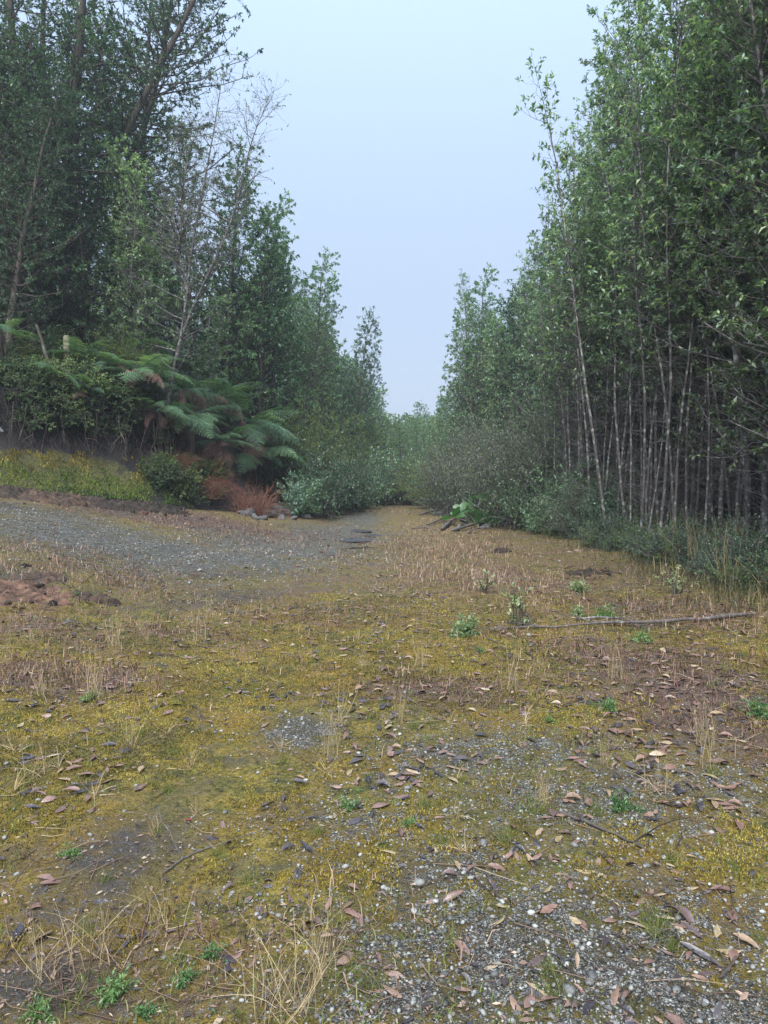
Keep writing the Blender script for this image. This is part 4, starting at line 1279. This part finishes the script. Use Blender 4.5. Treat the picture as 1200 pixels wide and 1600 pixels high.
for i, (pp, r, lab) in enumerate([([(668, 822), (690, 815), (712, 806), (730, 812)], .10, "thick grey root at the left of the root heap"), ([(690, 830), (705, 820), (715, 808)], .12, "short upturned grey root in the root heap"),
                                  ([(655, 806), (675, 803), (700, 800)], .09, "grey log end on top of the root heap"), ([(705, 832), (735, 826), (770, 818)], .10, "grey log at the right of the root heap"),
                                  ([(730, 835), (760, 826)], .06, "thin grey root in front of the root heap"), ([(640, 828), (665, 830), (690, 834)], .05, "thin dark root lying left of the root heap")]):
    stick("weathered_root", pp, r * .5, r * .12, M['wood_grey'], lab, "root", .08, 20 + i, 8, 12)
for i, (px, py, r) in enumerate([(683, 806, .26), (700, 822, .22), (726, 818, .2), (760, 826, .22), (716, 830, .18)]):
    c = on_ground(px, py)
    tag(obj("rock", RK[i % 5], None, (c[0], c[1], c[2] + r * .2), (.4 * i, .2, i), r), "grey lump of rock in the root heap by the giant leaves", "rock", "rocks in the root heap")
stick("hanging_branch", [(690, 790), (720, 775), (775, 765)], .02, .008, M['bark_lichen'], "pale dead branch caught in the grey bushes", "branch", 1.0, 31, 3)

# giant leaves
def giant_leaf(seed):
    rg = np.random.default_rng(seed)
    k, m_ = 36, 5
    V = []; 
    for j in range(m_ + 1):
        rr = j / m_
        for i in range(k):
            a = -2.75 + 5.5 * i / (k - 1)
            lob = 1 + 0.10 * math.cos(a * 7) + 0.06 * math.cos(a * 23) * rr
            V.append((rr * lob * math.cos(a) * .55, rr * lob * math.sin(a) * .55, 0.14 * rr * rr + 0.03 * rr * math.cos(a * 7) + 0.04 * rr * math.sin(a * 3 + seed)))
    Q = [(j * k + i, j * k + i + 1, (j + 1) * k + i + 1, (j + 1) * k + i) for j in range(m_) for i in range(k - 1)]
    g = Geo(); g.add(np.array(V), None, np.array(Q), rg.uniform(.3, .9)); return g.mesh("giant_leaf", M['nalca'], True)


ng = on_ground(748, 822)
e = bpy.data.objects.new("giant_leaf_plant", None); e.location = tuple(ng); link(e)
tag(e, "plant with huge round lobed leaves beside the root heap", "plant")
for i, (dx, dy, z, s, rot) in enumerate([(.30, -.1, .55, 1.0, (-1.15, .2, .4)), (-.45, .15, .42, .65, (-.7, -.3, 2.2)), (-.8, .1, .3, .6, (-.6, .2, 1.2)), (.2, -.55, .18, .75, (-.35, .1, .2)), (-.25, .35, .62, .6, (-.9, .2, 1.7))]):
    o = obj("leaf", giant_leaf(i), e, (dx, dy, z), rot, s)
    g = Geo(); g.tube(np.array([[0, 0, -.05], [dx * .5, dy * .5, z * .7], [dx, dy, z]]), [.02, .018, .014], 6)
    obj("stalk", g.mesh("leaf_stalk", M['leaf_fresh'], True), e)

# puddles
def puddle(px, py, rx, ry, seed, lab):
    c = on_ground(px, py); k = 40
    a = np.arange(k) * 2 * math.pi / k
    rr = 0.75 + 0.5 * fbm(np.cos(a) * 1.5 + 5 + seed, np.sin(a) * 1.5 + 5, seed, 3)
    V = np.vstack([[0, 0, 0], np.stack([np.cos(a) * rr * rx, np.sin(a) * rr * ry, np.zeros(k)], 1)])
    z = np.percentile(G(c[0] + V[:, 0], c[1] + V[:, 1]), 65) + 0.004
    T = np.array([(0, i + 1, (i + 1) % k + 1) for i in range(k)])
    o = obj("puddle", make_mesh("puddle", V, T, None, M['water']), None, (c[0], c[1], z)); tag(o, kind="structure")
puddle(552, 845, .55, .55, 1, ""); puddle(560, 830, .35, .5, 2, ""); puddle(583, 838, .25, .5, 3, "")

# ------------------------------------------------------------------ ground cover
def frustum_pts(n_, y0, y1, rg, pw=1.0, margin=1.05):
    """ground points inside the view"""
    y = y0 * (y1 / y0) ** rg.uniform(0, 1, n_) if pw == 0 else (rg.uniform(0, 1, n_) * (y1 ** pw - y0 ** pw) + y0 ** pw) ** (1 / pw)
    x = rg.uniform(-1, 1, n_) * 0.541 * margin * y
    return x, y


def blades(x, y, z, h, w, bend, rg, mat, name, lean=None, tone=None):
    """bent grass blades, three segments each"""
    n_ = len(x)
    az = rg.uniform(0, 6.283, n_); d = np.stack([np.cos(az), np.sin(az), np.zeros(n_)], 1)
    if lean is not None: d = norm(d * 0.5 + lean)
    sd_ = np.stack([-d[:, 1], d[:, 0], np.zeros(n_)], 1)
    b = bend * rg.uniform(0.2, 1.6, n_)
    P0 = np.stack([x, y, z - 0.004], 1)
    up = np.array([0, 0, 1.0])
    h_ = h[:, None]; b_ = b[:, None]; w_ = (w * np.ones(n_))[:, None]
    P1 = P0 + up * h_ * .5 * np.cos(b_ * .4) + d * h_ * .5 * np.sin(b_ * .4)
    P2 = P1 + up * h_ * .5 * np.cos(b_ * 1.3) + d * h_ * .5 * np.sin(b_ * 1.3)
    P2[:, 2] = np.maximum(P2[:, 2], z + 0.004)
    V = np.stack([P0 - sd_ * w_ * .5, P0 + sd_ * w_ * .5, P1 + sd_ * w_ * .4, P1 - sd_ * w_ * .4, P2], 1).reshape(-1, 3)
    k = np.arange(n_)[:, None] * 5
    T = np.concatenate([k + np.array([[0, 1, 2]]), k + np.array([[0, 2, 3]]), k + np.array([[3, 2, 4]])])
    rn_ = rg.uniform(0, 1, n_) if tone is None else np.clip(tone + rg.normal(0, .16, n_), 0, 1)
    return make_mesh(name, V, T, None, mat, np.repeat(rn_, 5))


def edge_clear(x, y):
    """1 where the ground is open clearing"""
    s_, _ = bank_sd(x, y)
    return (s_ < 0.1) & (x < np.interp(y, [4, 9, 12, 16, 22, 37, 60, 90], [5.6, 5.5, 5.8, 5.4, 4.5, 3.1, 2.7, 2.5]) + 0.6)


rg = np.random.default_rng(900)
# moss: countless tiny shoots where the ground is neither gravel nor bare
x, y = frustum_pts(260000, 1.75, 9.0, rg, 0.6)
keep = (maskof(GRAVEL, x, y) * 1.3 + maskof(SOILS, x, y) * 1.4 + maskof(LITTER, x, y) * .5 + 1.6 * (fbm(x * 5, y * 5, 71, 4) - .5) + .9 * (fbm(x * 22, y * 22, 73, 2) - .5)) < 0.42
x, y = x[keep], y[keep]
o = obj("moss_cover", blades(x, y, G(x, y) + .006, rg.uniform(.004, .012, len(x)) * (1 + .06 * y), .0035 * (1 + .12 * y), 1.0, rg, M['moss_gold'], "moss_cover", None, sstep(.25, .75, fbm(x * 1.6, y * 1.6, 161, 4)) * .7 + .6 * (fbm(x * 9, y * 9, 163, 3) - .5) + .1))
tag(o, "golden-green moss carpet over the compacted ground", "moss", kind="stuff")

# low green and straw grass sprinkled over the clearing
x, y = frustum_pts(26000, 1.8, 36, rg, 0.5)
keep = (fbm(x * 1.1, y * 1.1, 81, 4) > 0.5) & edge_clear(x, y) & (maskof(GRAVEL, x, y) < .75)
x, y = x[keep], y[keep]
o = obj("short_grass", blades(x, y, G(x, y), rg.uniform(.02, .07, len(x)), .003 + .0004 * y, 1.1, rg, M['grass'], "short_grass"))
tag(o, "short green grass sprinkled through the moss", "grass", kind="stuff")

x, y = frustum_pts(120000, 2.0, 36, rg, 0.8)
dm = .14 * sstep(4, 8, y)
for a in [(710, 865, 1.5, 3.5, 0, .8), (700, 825, 1.4, 5, 0, .55), (760, 905, 1.2, 1.4, 0, .9), (1060, 960, 1.5, 1.6, 0, .45), (900, 950, 2, 2, 0, .35), (600, 797, 2.5, 5, 0, .5), (110, 1060, .7, .5, 0, .5), (60, 880, 1.2, 1.2, 0, .5), (250, 960, 1.5, 1, 0, .35), (420, 1480, .7, .4, 0, .3), (700, 1060, .7, .5, 0, .35), (300, 830, 2.5, 3, 0, .35), (150, 1520, .6, .3, 0, .4)]:
    dm = np.maximum(dm, a[5] * blob(x, y, *a[:5], 0.7))
keep = (dm + .9 * (fbm(x * 1.6, y * 1.6, 91, 4) - .5) > rg.uniform(.18, .95, len(x))) & edge_clear(x, y)
x, y, dmk = x[keep], y[keep], dm[keep]
o = obj("dry_grass", blades(x, y, G(x, y), rg.uniform(.04, .20, len(x)) * (.5 + .6 * dmk), .003 + .00035 * y, 1.0, rg, M['straw_pink'], "dry_grass"))
tag(o, "pale dry grass standing along the right side of the track", "grass", kind="stuff")

# taller grass under the right-hand trunks
n_ = 13000
y = rg.uniform(7.5, 20, n_); x = np.interp(y, [4, 9, 12, 16, 22], [5.6, 5.5, 6.1, 6.2, 5.0]) - .45 - rg.normal(0, .75, n_)
o = obj("edge_grass", blades(x, y, G(x, y), rg.uniform(.08, .38, n_), .007, 1.3, rg, M['grass_dark'], "edge_grass"))
tag(o, "dark tangled grass at the foot of the right-hand trunks", "grass", kind="stuff")

# moss and grass on the foot of the bank
n_ = 90000
x = rg.uniform(-11, -4.6, n_); y = rg.uniform(12.6, 19.3, n_)
s_, _ = bank_sd(x, y); s3 = s_ + .25 * (fbm(x * .8, y * .8, 21, 3) - .5)
keep = (s3 > .02) & (s3 < .95 + 1.0 * (fbm(x * 2.4, y * 2.4, 95, 4) - .5)) & (fbm(x * 2.6, y * 2.6, 97, 4) + .35 * (1 - s3) + .35 * (fbm(x * 9, y * 9, 98, 2) - .5) > .58)
x, y, s3 = x[keep], y[keep], s3[keep]
zz = H(x, y) + .16 * (fbm(x * 2.2, y * 2.2, 31, 4) - .5) + .05 * (fbm(x * 9, y * 9, 33, 2) - .5)
hi = s3 + .5 * (fbm(x * 1.5, y * 1.5, 99, 3) - .5) > .5
for nm, mm, mat, lab in (("bank_grass", ~hi, M['moss_green'], "bright green low growth on the lower slope of the bank"), ("bank_moss", hi, M['moss_gold'], "golden moss on the upper slope of the bank")):
    o = obj(nm, blades(x[mm], y[mm], zz[mm], rg.uniform(.02, .10, mm.sum()) * (.5 + fbm(x[mm] * 3, y[mm] * 3, 171, 3)), .016, 1.0, rg, mat, nm, None, 1.5 * (fbm(x[mm] * 2.0, y[mm] * 2.0, 173, 4) - .5) + .62)); tag(o, lab, "moss", kind="stuff")

# reddish dead weeds
x, y = frustum_pts(90000, 2.2, 30, rg, 0.7)
lmk = maskof(LITTER, x, y)
keep = (lmk * .9 + .18 * (y > 5) + 1.2 * (fbm(x * 1.8, y * 1.8, 111, 4) - .5) > rg.uniform(.35, 1.1, len(x))) & edge_clear(x, y)
x, y = x[keep], y[keep]
o = obj("dead_weeds", blades(x, y, G(x, y), rg.uniform(.03, .13, len(x)), .004 + .0004 * y, 1.5, rg, M['weed_red'], "dead_weeds"))
tag(o, "low reddish-brown dead weeds covering patches of the clearing", "weeds", kind="stuff")

# ---- stones in the gravel
PB = [stone_mesh("pebble", 700 + i, M['pebble'], .6, .3, 1) for i in range(4)]
pbV = []
for me in PB:
    v = np.zeros(len(me.vertices) * 3); me.vertices.foreach_get("co", v); pbV.append(v.reshape(-1, 3))
import bmesh as _bm
bm = _bm.new(); _bm.ops.create_icosphere(bm, subdivisions=1, radius=1.0)
pbT = np.array([[v.index for v in f.verts] for f in bm.faces]); bm.free()
x, y = frustum_pts(60000, 1.8, 14, rg, 0.3)
gmk = maskof(GRAVEL, x, y)
keep = (gmk + .9 * (fbm(x * 5, y * 5, 71, 4) - .5) + .1 > rg.uniform(.1, 1.0, len(x))) & edge_clear(x, y)
x, y = x[keep][:21000], y[keep][:21000]
x2, y2 = frustum_pts(9000, 6, 22, rg, 0.7)
k2 = edge_clear(x2, y2) & (maskof(GRAVEL, x2, y2) > rg.uniform(.05, .9, len(x2)))
x = np.r_[x, x2[k2]]; y = np.r_[y, y2[k2]]
n_ = len(x)
sz = rg.lognormal(math.log(.0040), .45, n_) * (1 + .12 * y)
Vb = np.stack([pbV[i] for i in rg.integers(0, 4, n_)])
az = rg.uniform(0, 6.283, n_); ca, sa = np.cos(az)[:, None], np.sin(az)[:, None]
Vb = np.stack([Vb[:, :, 0] * ca - Vb[:, :, 1] * sa, Vb[:, :, 0] * sa + Vb[:, :, 1] * ca, Vb[:, :, 2]], -1) * sz[:, None, None]
Vb += np.stack([x, y, G(x, y) + sz * .25], 1)[:, None, :]
kv = Vb.shape[1]
T = (pbT[None] + (np.arange(n_) * kv)[:, None, None]).reshape(-1, 3)
o = obj("gravel", make_mesh("gravel", Vb.reshape(-1, 3), T, None, M['pebble'], np.repeat(rg.uniform(0, .93, n_), kv), True))
tag(o, "small grey stones of the gravel surface", "gravel", kind="stuff")
# the larger pebbles one by one
for i in range(110):
    if i < 12:
        px, py = [(735, 1375), (723, 1450), (855, 1477), (900, 1477), (1065, 1458), (755, 1590), (920, 1480), (1060, 1440), (560, 1180), (910, 1485), (540, 1360), (830, 1430)][i]
        c = on_ground(px, py); r = random.uniform(.013, .019)
        me = PB[i % 4].copy(); a = me.attributes["rnd"]; a.data.foreach_set("value", np.full(len(me.vertices), random.uniform(.9, 1.0), np.float32))
        lab, grp = "pale rounded pebble lying on the gravel of the foreground", "pale pebbles"
    else:
        px, py = random.uniform(560, 1190), 1600 - 450 * random.random() ** 1.3
        c = on_ground(px, py); r = random.uniform(.009, .017)
        me = PB[i % 4]; lab, grp = "grey pebble lying on the gravel of the foreground", "grey pebbles"
    o = obj("pebble", me, None, (c[0], c[1], c[2] + r * .25), (0, 0, random.uniform(0, 6)), r)
    tag(o, lab, "pebble", grp)

# ---- fallen leaves
def dead_leaf(seed, rndv, L=0.078, mat=None):
    rg_ = np.random.default_rng(seed)
    u = np.linspace(0, 1, 6); w = 0.165 * np.sin(math.pi * np.clip(u * .97 + .02, 0, 1)) ** .8 * rg_.uniform(.8, 1.3)
    cv = rg_.uniform(-.3, .6); tw = rg_.uniform(-1.2, 1.2); cup = rg_.uniform(-.5, .9)
    V = []
    for i in range(6):
        for s in (-1, 0, 1):
            xx = u[i] - .5; yy = s * w[i] * rg_.uniform(.75, 1.1) + rg_.normal(0, .012); a = tw * (u[i] - .5)
            zz = cv * (.25 - (u[i] - .5) ** 2) + cup * abs(s) * w[i]
            V.append((xx, yy * math.cos(a) - 0, zz + yy * math.sin(a)))
    V = np.array(V); V[:, 2] -= V[:, 2].min()
    Q = [(i * 3 + j, i * 3 + j + 1, i * 3 + j + 4, i * 3 + j + 3) for i in range(5) for j in range(2)]
    g = Geo(); g.add(V * L, None, np.array(Q), rndv)
    g.tube(np.array([[-.5, 0, V[1, 2]], [-.62, .01, max(0.0, V[1, 2] - .02)]]) * L, [.0012, .0009], 3, .1)
    return g


LG = [dead_leaf(800 + i, ((i * 7) % 24 + .5) / 24) for i in range(24)]
LM = [g.mesh("fallen_leaf", M['dead_leaf'], True) for g in LG]
x, y = frustum_pts(14000, 1.8, 20, rg, 0.5, 0.99)
right = sstep(-.5, .6, x / y)
dens = .30 + .40 * right + .45 * maskof(LITTER, x, y) - .4 * maskof(SOILS, x, y) - .35 * (maskof(GRAVEL, x, y) * (y > 6)) - .2 * (y > 12)
keep = (dens + 1.9 * (fbm(x * 2.2, y * 2.2, 121, 4) - .5)) > rg.uniform(.1, 1.15, len(x)) * np.where(y < 3.6, 1.2, 1.0)
x, y = x[keep][:3000], y[keep][:3000]
order = np.argsort(y)
x, y = x[order], y[order]
z = G(x, y)
print("leaves", len(x))
sel = np.arange(min(300, len(x)))
for i in sel:
    o = obj("fallen_leaf", LM[rg.integers(0, 24)], None, (x[i], y[i], z[i] + rg.uniform(-.003, .009)), (rg.normal(0, .28), rg.normal(0, .22), rg.uniform(0, 6.28)), rg.lognormal(math.log(.72), .28))
    tag(o, "curled pinkish-brown or dark dead leaf lying on the moss of the foreground", "leaf", "fallen leaves of the foreground")
Vs, Qs, Rn = [], [], []; c0 = 0
for i in range(300, len(x)):
    g = LG[rg.integers(0, 24)]; V = g.V[0] * rg.uniform(.6, 1.25); a = rg.uniform(0, 6.28); t1 = rg.normal(0, .2)
    V = np.stack([V[:, 0] * math.cos(a) - V[:, 1] * math.sin(a), V[:, 0] * math.sin(a) + V[:, 1] * math.cos(a), V[:, 2] + V[:, 1] * t1], 1) + np.array([x[i], y[i], z[i] + .010])
    Vs.append(V); Qs.append(g.Q[0] + c0); Rn.append(np.full(len(V), rg.uniform(0, 1))); c0 += len(V)
o = obj("leaf_litter", make_mesh("leaf_litter", np.concatenate(Vs), None, np.concatenate(Qs), M['dead_leaf'], np.concatenate(Rn), True))
tag(o, "scattered dead leaves farther out on the clearing", "leaf litter", kind="stuff")
c = on_ground(295, 1288)
tag(obj("fallen_leaf", dead_leaf(840, .5, .034).mesh("fallen_leaf", M['red_leaf'], True), None, (c[0], c[1], c[2] + .012), (.1, .1, .5)), "small bright red leaf on the bare patch at the left", "leaf")

# ---- crumbs of leaf, bark and straw, and thin twigs, over everything
x, y = frustum_pts(52000, 1.8, 24, rg, 0.35)
keep = edge_clear(x, y) & (.62 + .8 * maskof(LITTER, x, y) + 1.3 * (fbm(x * 2.3, y * 2.3, 141, 4) - .5) > rg.uniform(.2, 1.2, len(x)))
x, y = x[keep], y[keep]; n_ = len(x)
az = rg.uniform(0, 6.283, n_)
D = np.stack([np.cos(az), np.sin(az), rg.normal(0, .15, n_)], 1)
Lc = rg.lognormal(math.log(.010), .4, n_) * (1 + .14 * y)
V, T, rn = leaves(np.stack([x, y, G(x, y) + .009], 1), D, Lc, Lc * rg.uniform(.2, .55, n_), .15, .1, rg, True)
o = obj("leaf_crumbs", make_mesh("leaf_crumbs", V, T, None, M['crumb'], rn))
tag(o, "crumbs of dead leaves and bark strewn over the ground", "leaf litter", kind="stuff")
g = Geo()
x, y = frustum_pts(9000, 1.9, 20, rg, 0.5)
keep = edge_clear(x, y) & (.25 + .9 * maskof(LITTER, x, y) + .9 * (fbm(x * 1.3, y * 1.3, 151, 3) - .5) > rg.uniform(.2, 1.2, len(x)))
for xx, yy in zip(x[keep][:3600], y[keep][:3600]):
    a = rg.uniform(0, 6.283); L = rg.uniform(.05, .28)
    t_ = np.array([-.5, 0, .5]) * L
    px_ = xx + np.cos(a) * t_ + np.array([0, rg.normal(0, .06) * L, 0]); py_ = yy + np.sin(a) * t_ + np.array([0, rg.normal(0, .12) * L, 0])
    zz_ = G(px_, py_) + .008 + np.array([0, rg.uniform(0, .05) * L, rg.uniform(0, .3) * L])
    g.tube(np.stack([px_, py_, zz_], 1), np.array([.0016, .0014, .0007]) * (1 + .12 * yy), 3, rg.uniform(0, 1))
o = obj("twig_litter", g.mesh("twig_litter", M['twig']))
tag(o, "thin broken twigs and stalks strewn over the ground", "twig litter", kind="stuff")

# ---- grass tufts
def tuft(seed, nb_, hmin, hmax, spread, bend, w, mat, rad=.02, flat=False):
    rg_ = np.random.default_rng(seed)
    Vs, Ts, Rn = [], [], []; c0 = 0
    for i in range(nb_):
        az = rg_.uniform(0, 6.283); el = rg_.normal(0, spread)
        h = rg_.uniform(hmin, hmax); k = 6
        d = np.array([math.cos(az) * math.sin(el), math.sin(az) * math.sin(el), math.cos(el)])
        P = wander(rg_, (rg_.normal(0, rad), rg_.normal(0, rad), -.005), d, h, k, .06, (math.cos(az), math.sin(az), -.5), bend * rg_.uniform(.2, 1.5))
        P[:, 2] = np.maximum(P[:, 2], .004 * np.arange(k) / k)
        sv = norm(np.cross(norm(P[-1] - P[0] + 1e-6), rg_.normal(0, 1, 3)))
        ww = (w * rg_.uniform(.6, 1.2) * np.linspace(1, .25, k))[:, None]
        V = np.stack([P - sv * ww * .5, P + sv * ww * .5], 1).reshape(-1, 3)
        Q = np.array([(2 * j, 2 * j + 1, 2 * j + 3, 2 * j + 2) for j in range(k - 1)])
        Vs.append(V); Ts.append(Q + c0); Rn.append(np.full(len(V), rg_.uniform(0, 1))); c0 += len(V)
    return make_mesh("grass_tuft", np.concatenate(Vs), None, np.concatenate(Ts), mat, np.concatenate(Rn))


STAR = [tuft(850 + i, 24, .05, .13, 1.15, .16, .004, M['straw'], .01) for i in range(4)]
GRN = [tuft(860 + i, 60, .03, .09, .8, .12, .0025, M['grass'], .02) for i in range(3)]
TALLT = [tuft(870 + i, 34, .22, .48, .22, .05, .0035, M['straw'], .03) for i in range(3)]
WIDE = [tuft(880 + i, 46, .15, .5, .75, .14, .003, M['straw'], .06) for i in range(3)]


def tuft_at(me, px, py, sc, lab, grp=None, name="dry_grass_tuft", cat="grass tuft"):
    c = on_ground(px, py)
    tag(obj(name, me, None, (c[0], c[1], c[2]), (0, 0, random.uniform(0, 6.28)), sc), lab, cat, grp)


tuft_at(WIDE[0], 455, 1590, .8, "largest tuft of long dry straw at the bottom centre")
tuft_at(WIDE[1], 500, 1530, .55, "long dry straw tuft behind the largest one at the bottom centre")
tuft_at(WIDE[2], 420, 1570, .55, "long dry straw tuft left of the largest one at the bottom centre")
tuft_at(WIDE[1], 150, 1500, .55, "sprawling brown straw tuft at the bottom left")
tuft_at(WIDE[0], 70, 1530, .55, "sprawling straw tuft in the bottom left corner")
tuft_at(WIDE[2], 250, 1450, .55, "sprawling straw tuft right of the one at the bottom left")
tuft_at(TALLT[0], 797, 1080, 1.0, "tall pale upright grass tuft in the middle right of the clearing")
tuft_at(TALLT[1], 145, 1095, 1.0, "tall upright dead grass tuft amid reddish weeds at the left")
tuft_at(TALLT[2], 312, 1000, .9, "tall thin grass tuft left of the middle")
tuft_at(TALLT[2], 960, 1060, .8, "upright grass tuft among the dead weeds at the right")
tuft_at(TALLT[0], 850, 1260, .6, "upright straw tuft on the golden moss at the right")
tuft_at(GRN[0], 835, 1270, 1.3, "yellow-green grass tuft at the foot of the straw tuft on the golden moss")
tuft_at(GRN[1], 935, 1275, 1.2, "yellow-green grass tuft right of the upright straw tuft")
tuft_at(GRN[2], 790, 1315, 1.2, "round yellow-green tuft in the gravel of the foreground")
tuft_at(GRN[0], 1025, 1450, 1.4, "yellow-green grass tuft at the right of the foreground")
for px, py, sc in [(20, 1175, 1.2), (92, 1203, 1.0), (25, 1238, 1.2), (150, 1242, 1.1), (725, 1336, 1.0), (820, 1133, 1.2), (300, 1200, 1.3), (305, 1275, 1.0), (240, 1305, 1.0), (510, 1208, .9), (715, 1280, .9), (440, 1170, .9), (560, 1000, 1.3), (845, 1250, 1.0), (600, 1130, .9), (260, 1150, .8)]:
    tuft_at(random.choice(STAR), px, py, sc, "flattened star-shaped straw tuft lying on the moss", "star-shaped straw tufts")
for k in range(44):
    px = random.uniform(0, 1200); py = random.uniform(860, 1250)
    me = random.choice(WIDE + TALLT + STAR)
    tuft_at(me, px, py, random.uniform(.4, .8), "small dry grass tuft scattered over the middle of the clearing", "scattered dry tufts")
for k in range(70):
    px = random.uniform(0, 1200); py = 850 + 730 * random.random()
    tuft_at(random.choice(GRN), px, py, random.uniform(.5, 1.1), "small green grass tuft scattered over the clearing", "scattered green tufts", "green_grass_tuft")
for k in range(46):
    Y = random.uniform(8.3, 18); x_ = TL(Y) - random.uniform(.1, 1.2)
    tag(obj("dry_grass_tuft", random.choice(TALLT + WIDE), None, (x_, Y, gz(x_, Y)), (0, 0, random.uniform(0, 6)), random.uniform(1.0, 2.2)), "tall straw tuft in the dark grass at the foot of the right-hand trunks", "grass tuft", "straw tufts at the right edge")

# ---- young plants
SP = [bush("sapling", 900 + i, .28, .62, 9, 4.5, .065, .034, M['leaf_pale'], M['bark_dark'], twigs=4, fine=False) for i in range(2)]
SQ = [bush("sprout", 905 + i, .22, .30, 16, 5, .075, .036, M['leaf_pale'], M['leaf_fresh'], twigs=4, fine=False) for i in range(2)]
SF = [bush("herb", 910 + i, .16, .16, 16, 6, .06, .022, M['leaf_fresh'], M['leaf_fresh'], twigs=4, fine=False) for i in range(2)]


def plant_at(par, px, py, sc, lab, name="young_plant", grp=None):
    c = on_ground(px, py)
    sc = sc * (.42 if par in SF else .62 if par in SQ else .8)
    place(par, name, (c[0], c[1], c[2] - .01), (0, 0, random.uniform(0, 6)), sc, lab, "plant", grp)


plant_at(SQ[0], 733, 993, 1.0, "bushy pale-leaved sprout at the left tip of the fallen branch")
plant_at(SP[0], 815, 978, 1.0, "pale-leaved sapling rising over the fallen branch")
plant_at(SP[1], 755, 925, .8, "pale-leaved sapling in the dry grass beyond the fallen branch")
plant_at(SQ[1], 905, 925, .9, "small pale-leaved sprout in front of the soil heap")
plant_at(SP[1], 1060, 930, 1.0, "thin pale-leaved sapling near the right-hand grass")
plant_at(SQ[0], 905, 962, .6, "tiny pale sprout beyond the middle of the fallen branch")
plant_at(SF[0], 946, 965, 1.5, "dark green leafy herb behind the fallen branch")
plant_at(SF[1], 1002, 1005, 1.3, "dark green herb in front of the fallen branch")
plant_at(SF[0], 950, 1110, .9, "small fresh green herb on the moss at the right")
plant_at(SF[1], 1185, 1120, 1.2, "green herb among reddish weeds at the right edge")
plant_at(SF[1], 140, 1095, .8, "small green herb at the foot of the dead tuft on the left")
plant_at(SF[0], 548, 1265, .7, "flat pale green rosette in the middle of the foreground")
plant_at(SF[1], 180, 1560, .7, "fresh green seedling at the bottom left")
plant_at(SF[0], 970, 1265, .8, "small green sprig on the golden moss at the right")
for px, py in [(230, 1590), (290, 1540), (60, 1590), (330, 1500), (1000, 1270), (560, 1240), (110, 1340), (640, 1290), (860, 1130), (120, 930), (280, 905), (680, 1000), (750, 1020)]:
    plant_at(random.choice(SF), px, py, random.uniform(.3, .6), "tiny green seedling scattered on the moss", "seedling", "scattered seedlings")
# ---- small groups: each one told apart by its place in the row
WORDS = ["leftmost", "second from left", "third from left", "fourth from left", "fifth from left", "sixth from left", "seventh from left", "eighth from left", "ninth from left", "tenth from left",
         "eleventh from left", "twelfth from left", "thirteenth from left", "fourteenth from left", "fifteenth from left", "sixteenth from left", "seventeenth from left", "eighteenth from left", "nineteenth from left"]
PHRASE = {"row of rocks on the left": "grey rocks at the foot of the rust-red thicket", "rocks in the root heap": "grey rocks in the root heap by the giant leaves",
          "roots hanging on the bank": "dead roots hanging down the dark bank face", "star-shaped straw tufts": "flattened star-shaped straw tufts on the moss",
          "pale pebbles": "pale rounded pebbles on the foreground gravel", "bushes at the foot of the left row": "dark bushes at the foot of the left-hand trees",
          "bushes across the far end": "green bushes closing the far end of the clearing", "dark bushes, right edge": "dark leafy bushes at the foot of the right-hand stand",
          "green bushes, right edge": "green broad-leaved bushes at the foot of the right-hand stand", "grey bushes, right edge": "grey-green twiggy bushes at the foot of the right-hand row",
          "scattered seedlings": "tiny green seedlings scattered on the moss", "dead twigs under the ferns": "dead rusty twig clumps under the ferns",
          "plants on the slope under the ferns": "low dark plants on the shaded slope under the ferns", "soil heap by the shrubs": "dark clods by the soil heap before the shrubs", "clods by the puddles": "small wet clods at the rim of the puddles"}
for gname, phrase in PHRASE.items():
    mem = sorted([o for o in COL.objects if o.parent is None and o.get("group") == gname], key=lambda o: o.location.x / o.location.y)
    if len(mem) <= len(WORDS):
        for w, o in zip(WORDS, mem):
            o["label"] = w + " of the " + phrase
tot = sum(len(me.loops) - 2 * len(me.polygons) for me in bpy.data.meshes)
print("triangles", tot)

# ------------------------------------------------------------------ misty air
hb = [(-190, -40, -1.5), (190, -40, -1.5), (190, 190, -1.5), (-190, 190, -1.5), (-190, -40, 30), (190, -40, 30), (190, 190, 30), (-190, 190, 30)]
hq = [(0, 3, 2, 1), (4, 5, 6, 7), (0, 1, 5, 4), (1, 2, 6, 5), (2, 3, 7, 6), (3, 0, 4, 7)]
m, nt, o = new_mat("haze")
pv = nt.nodes.new("ShaderNodeVolumePrincipled")
pv.inputs["Color"].default_value = (0.86, 0.91, 1.0, 1)
pv.inputs["Density"].default_value = 0.0012
pv.inputs["Anisotropy"].default_value = 0.2
nt.links.new(pv.outputs[0], o.inputs["Volume"])
tag(obj("haze", make_mesh("haze", np.array(hb, float), None, np.array(hq), m)), "thin mist hanging in the air of the clearing", "haze", kind="stuff")
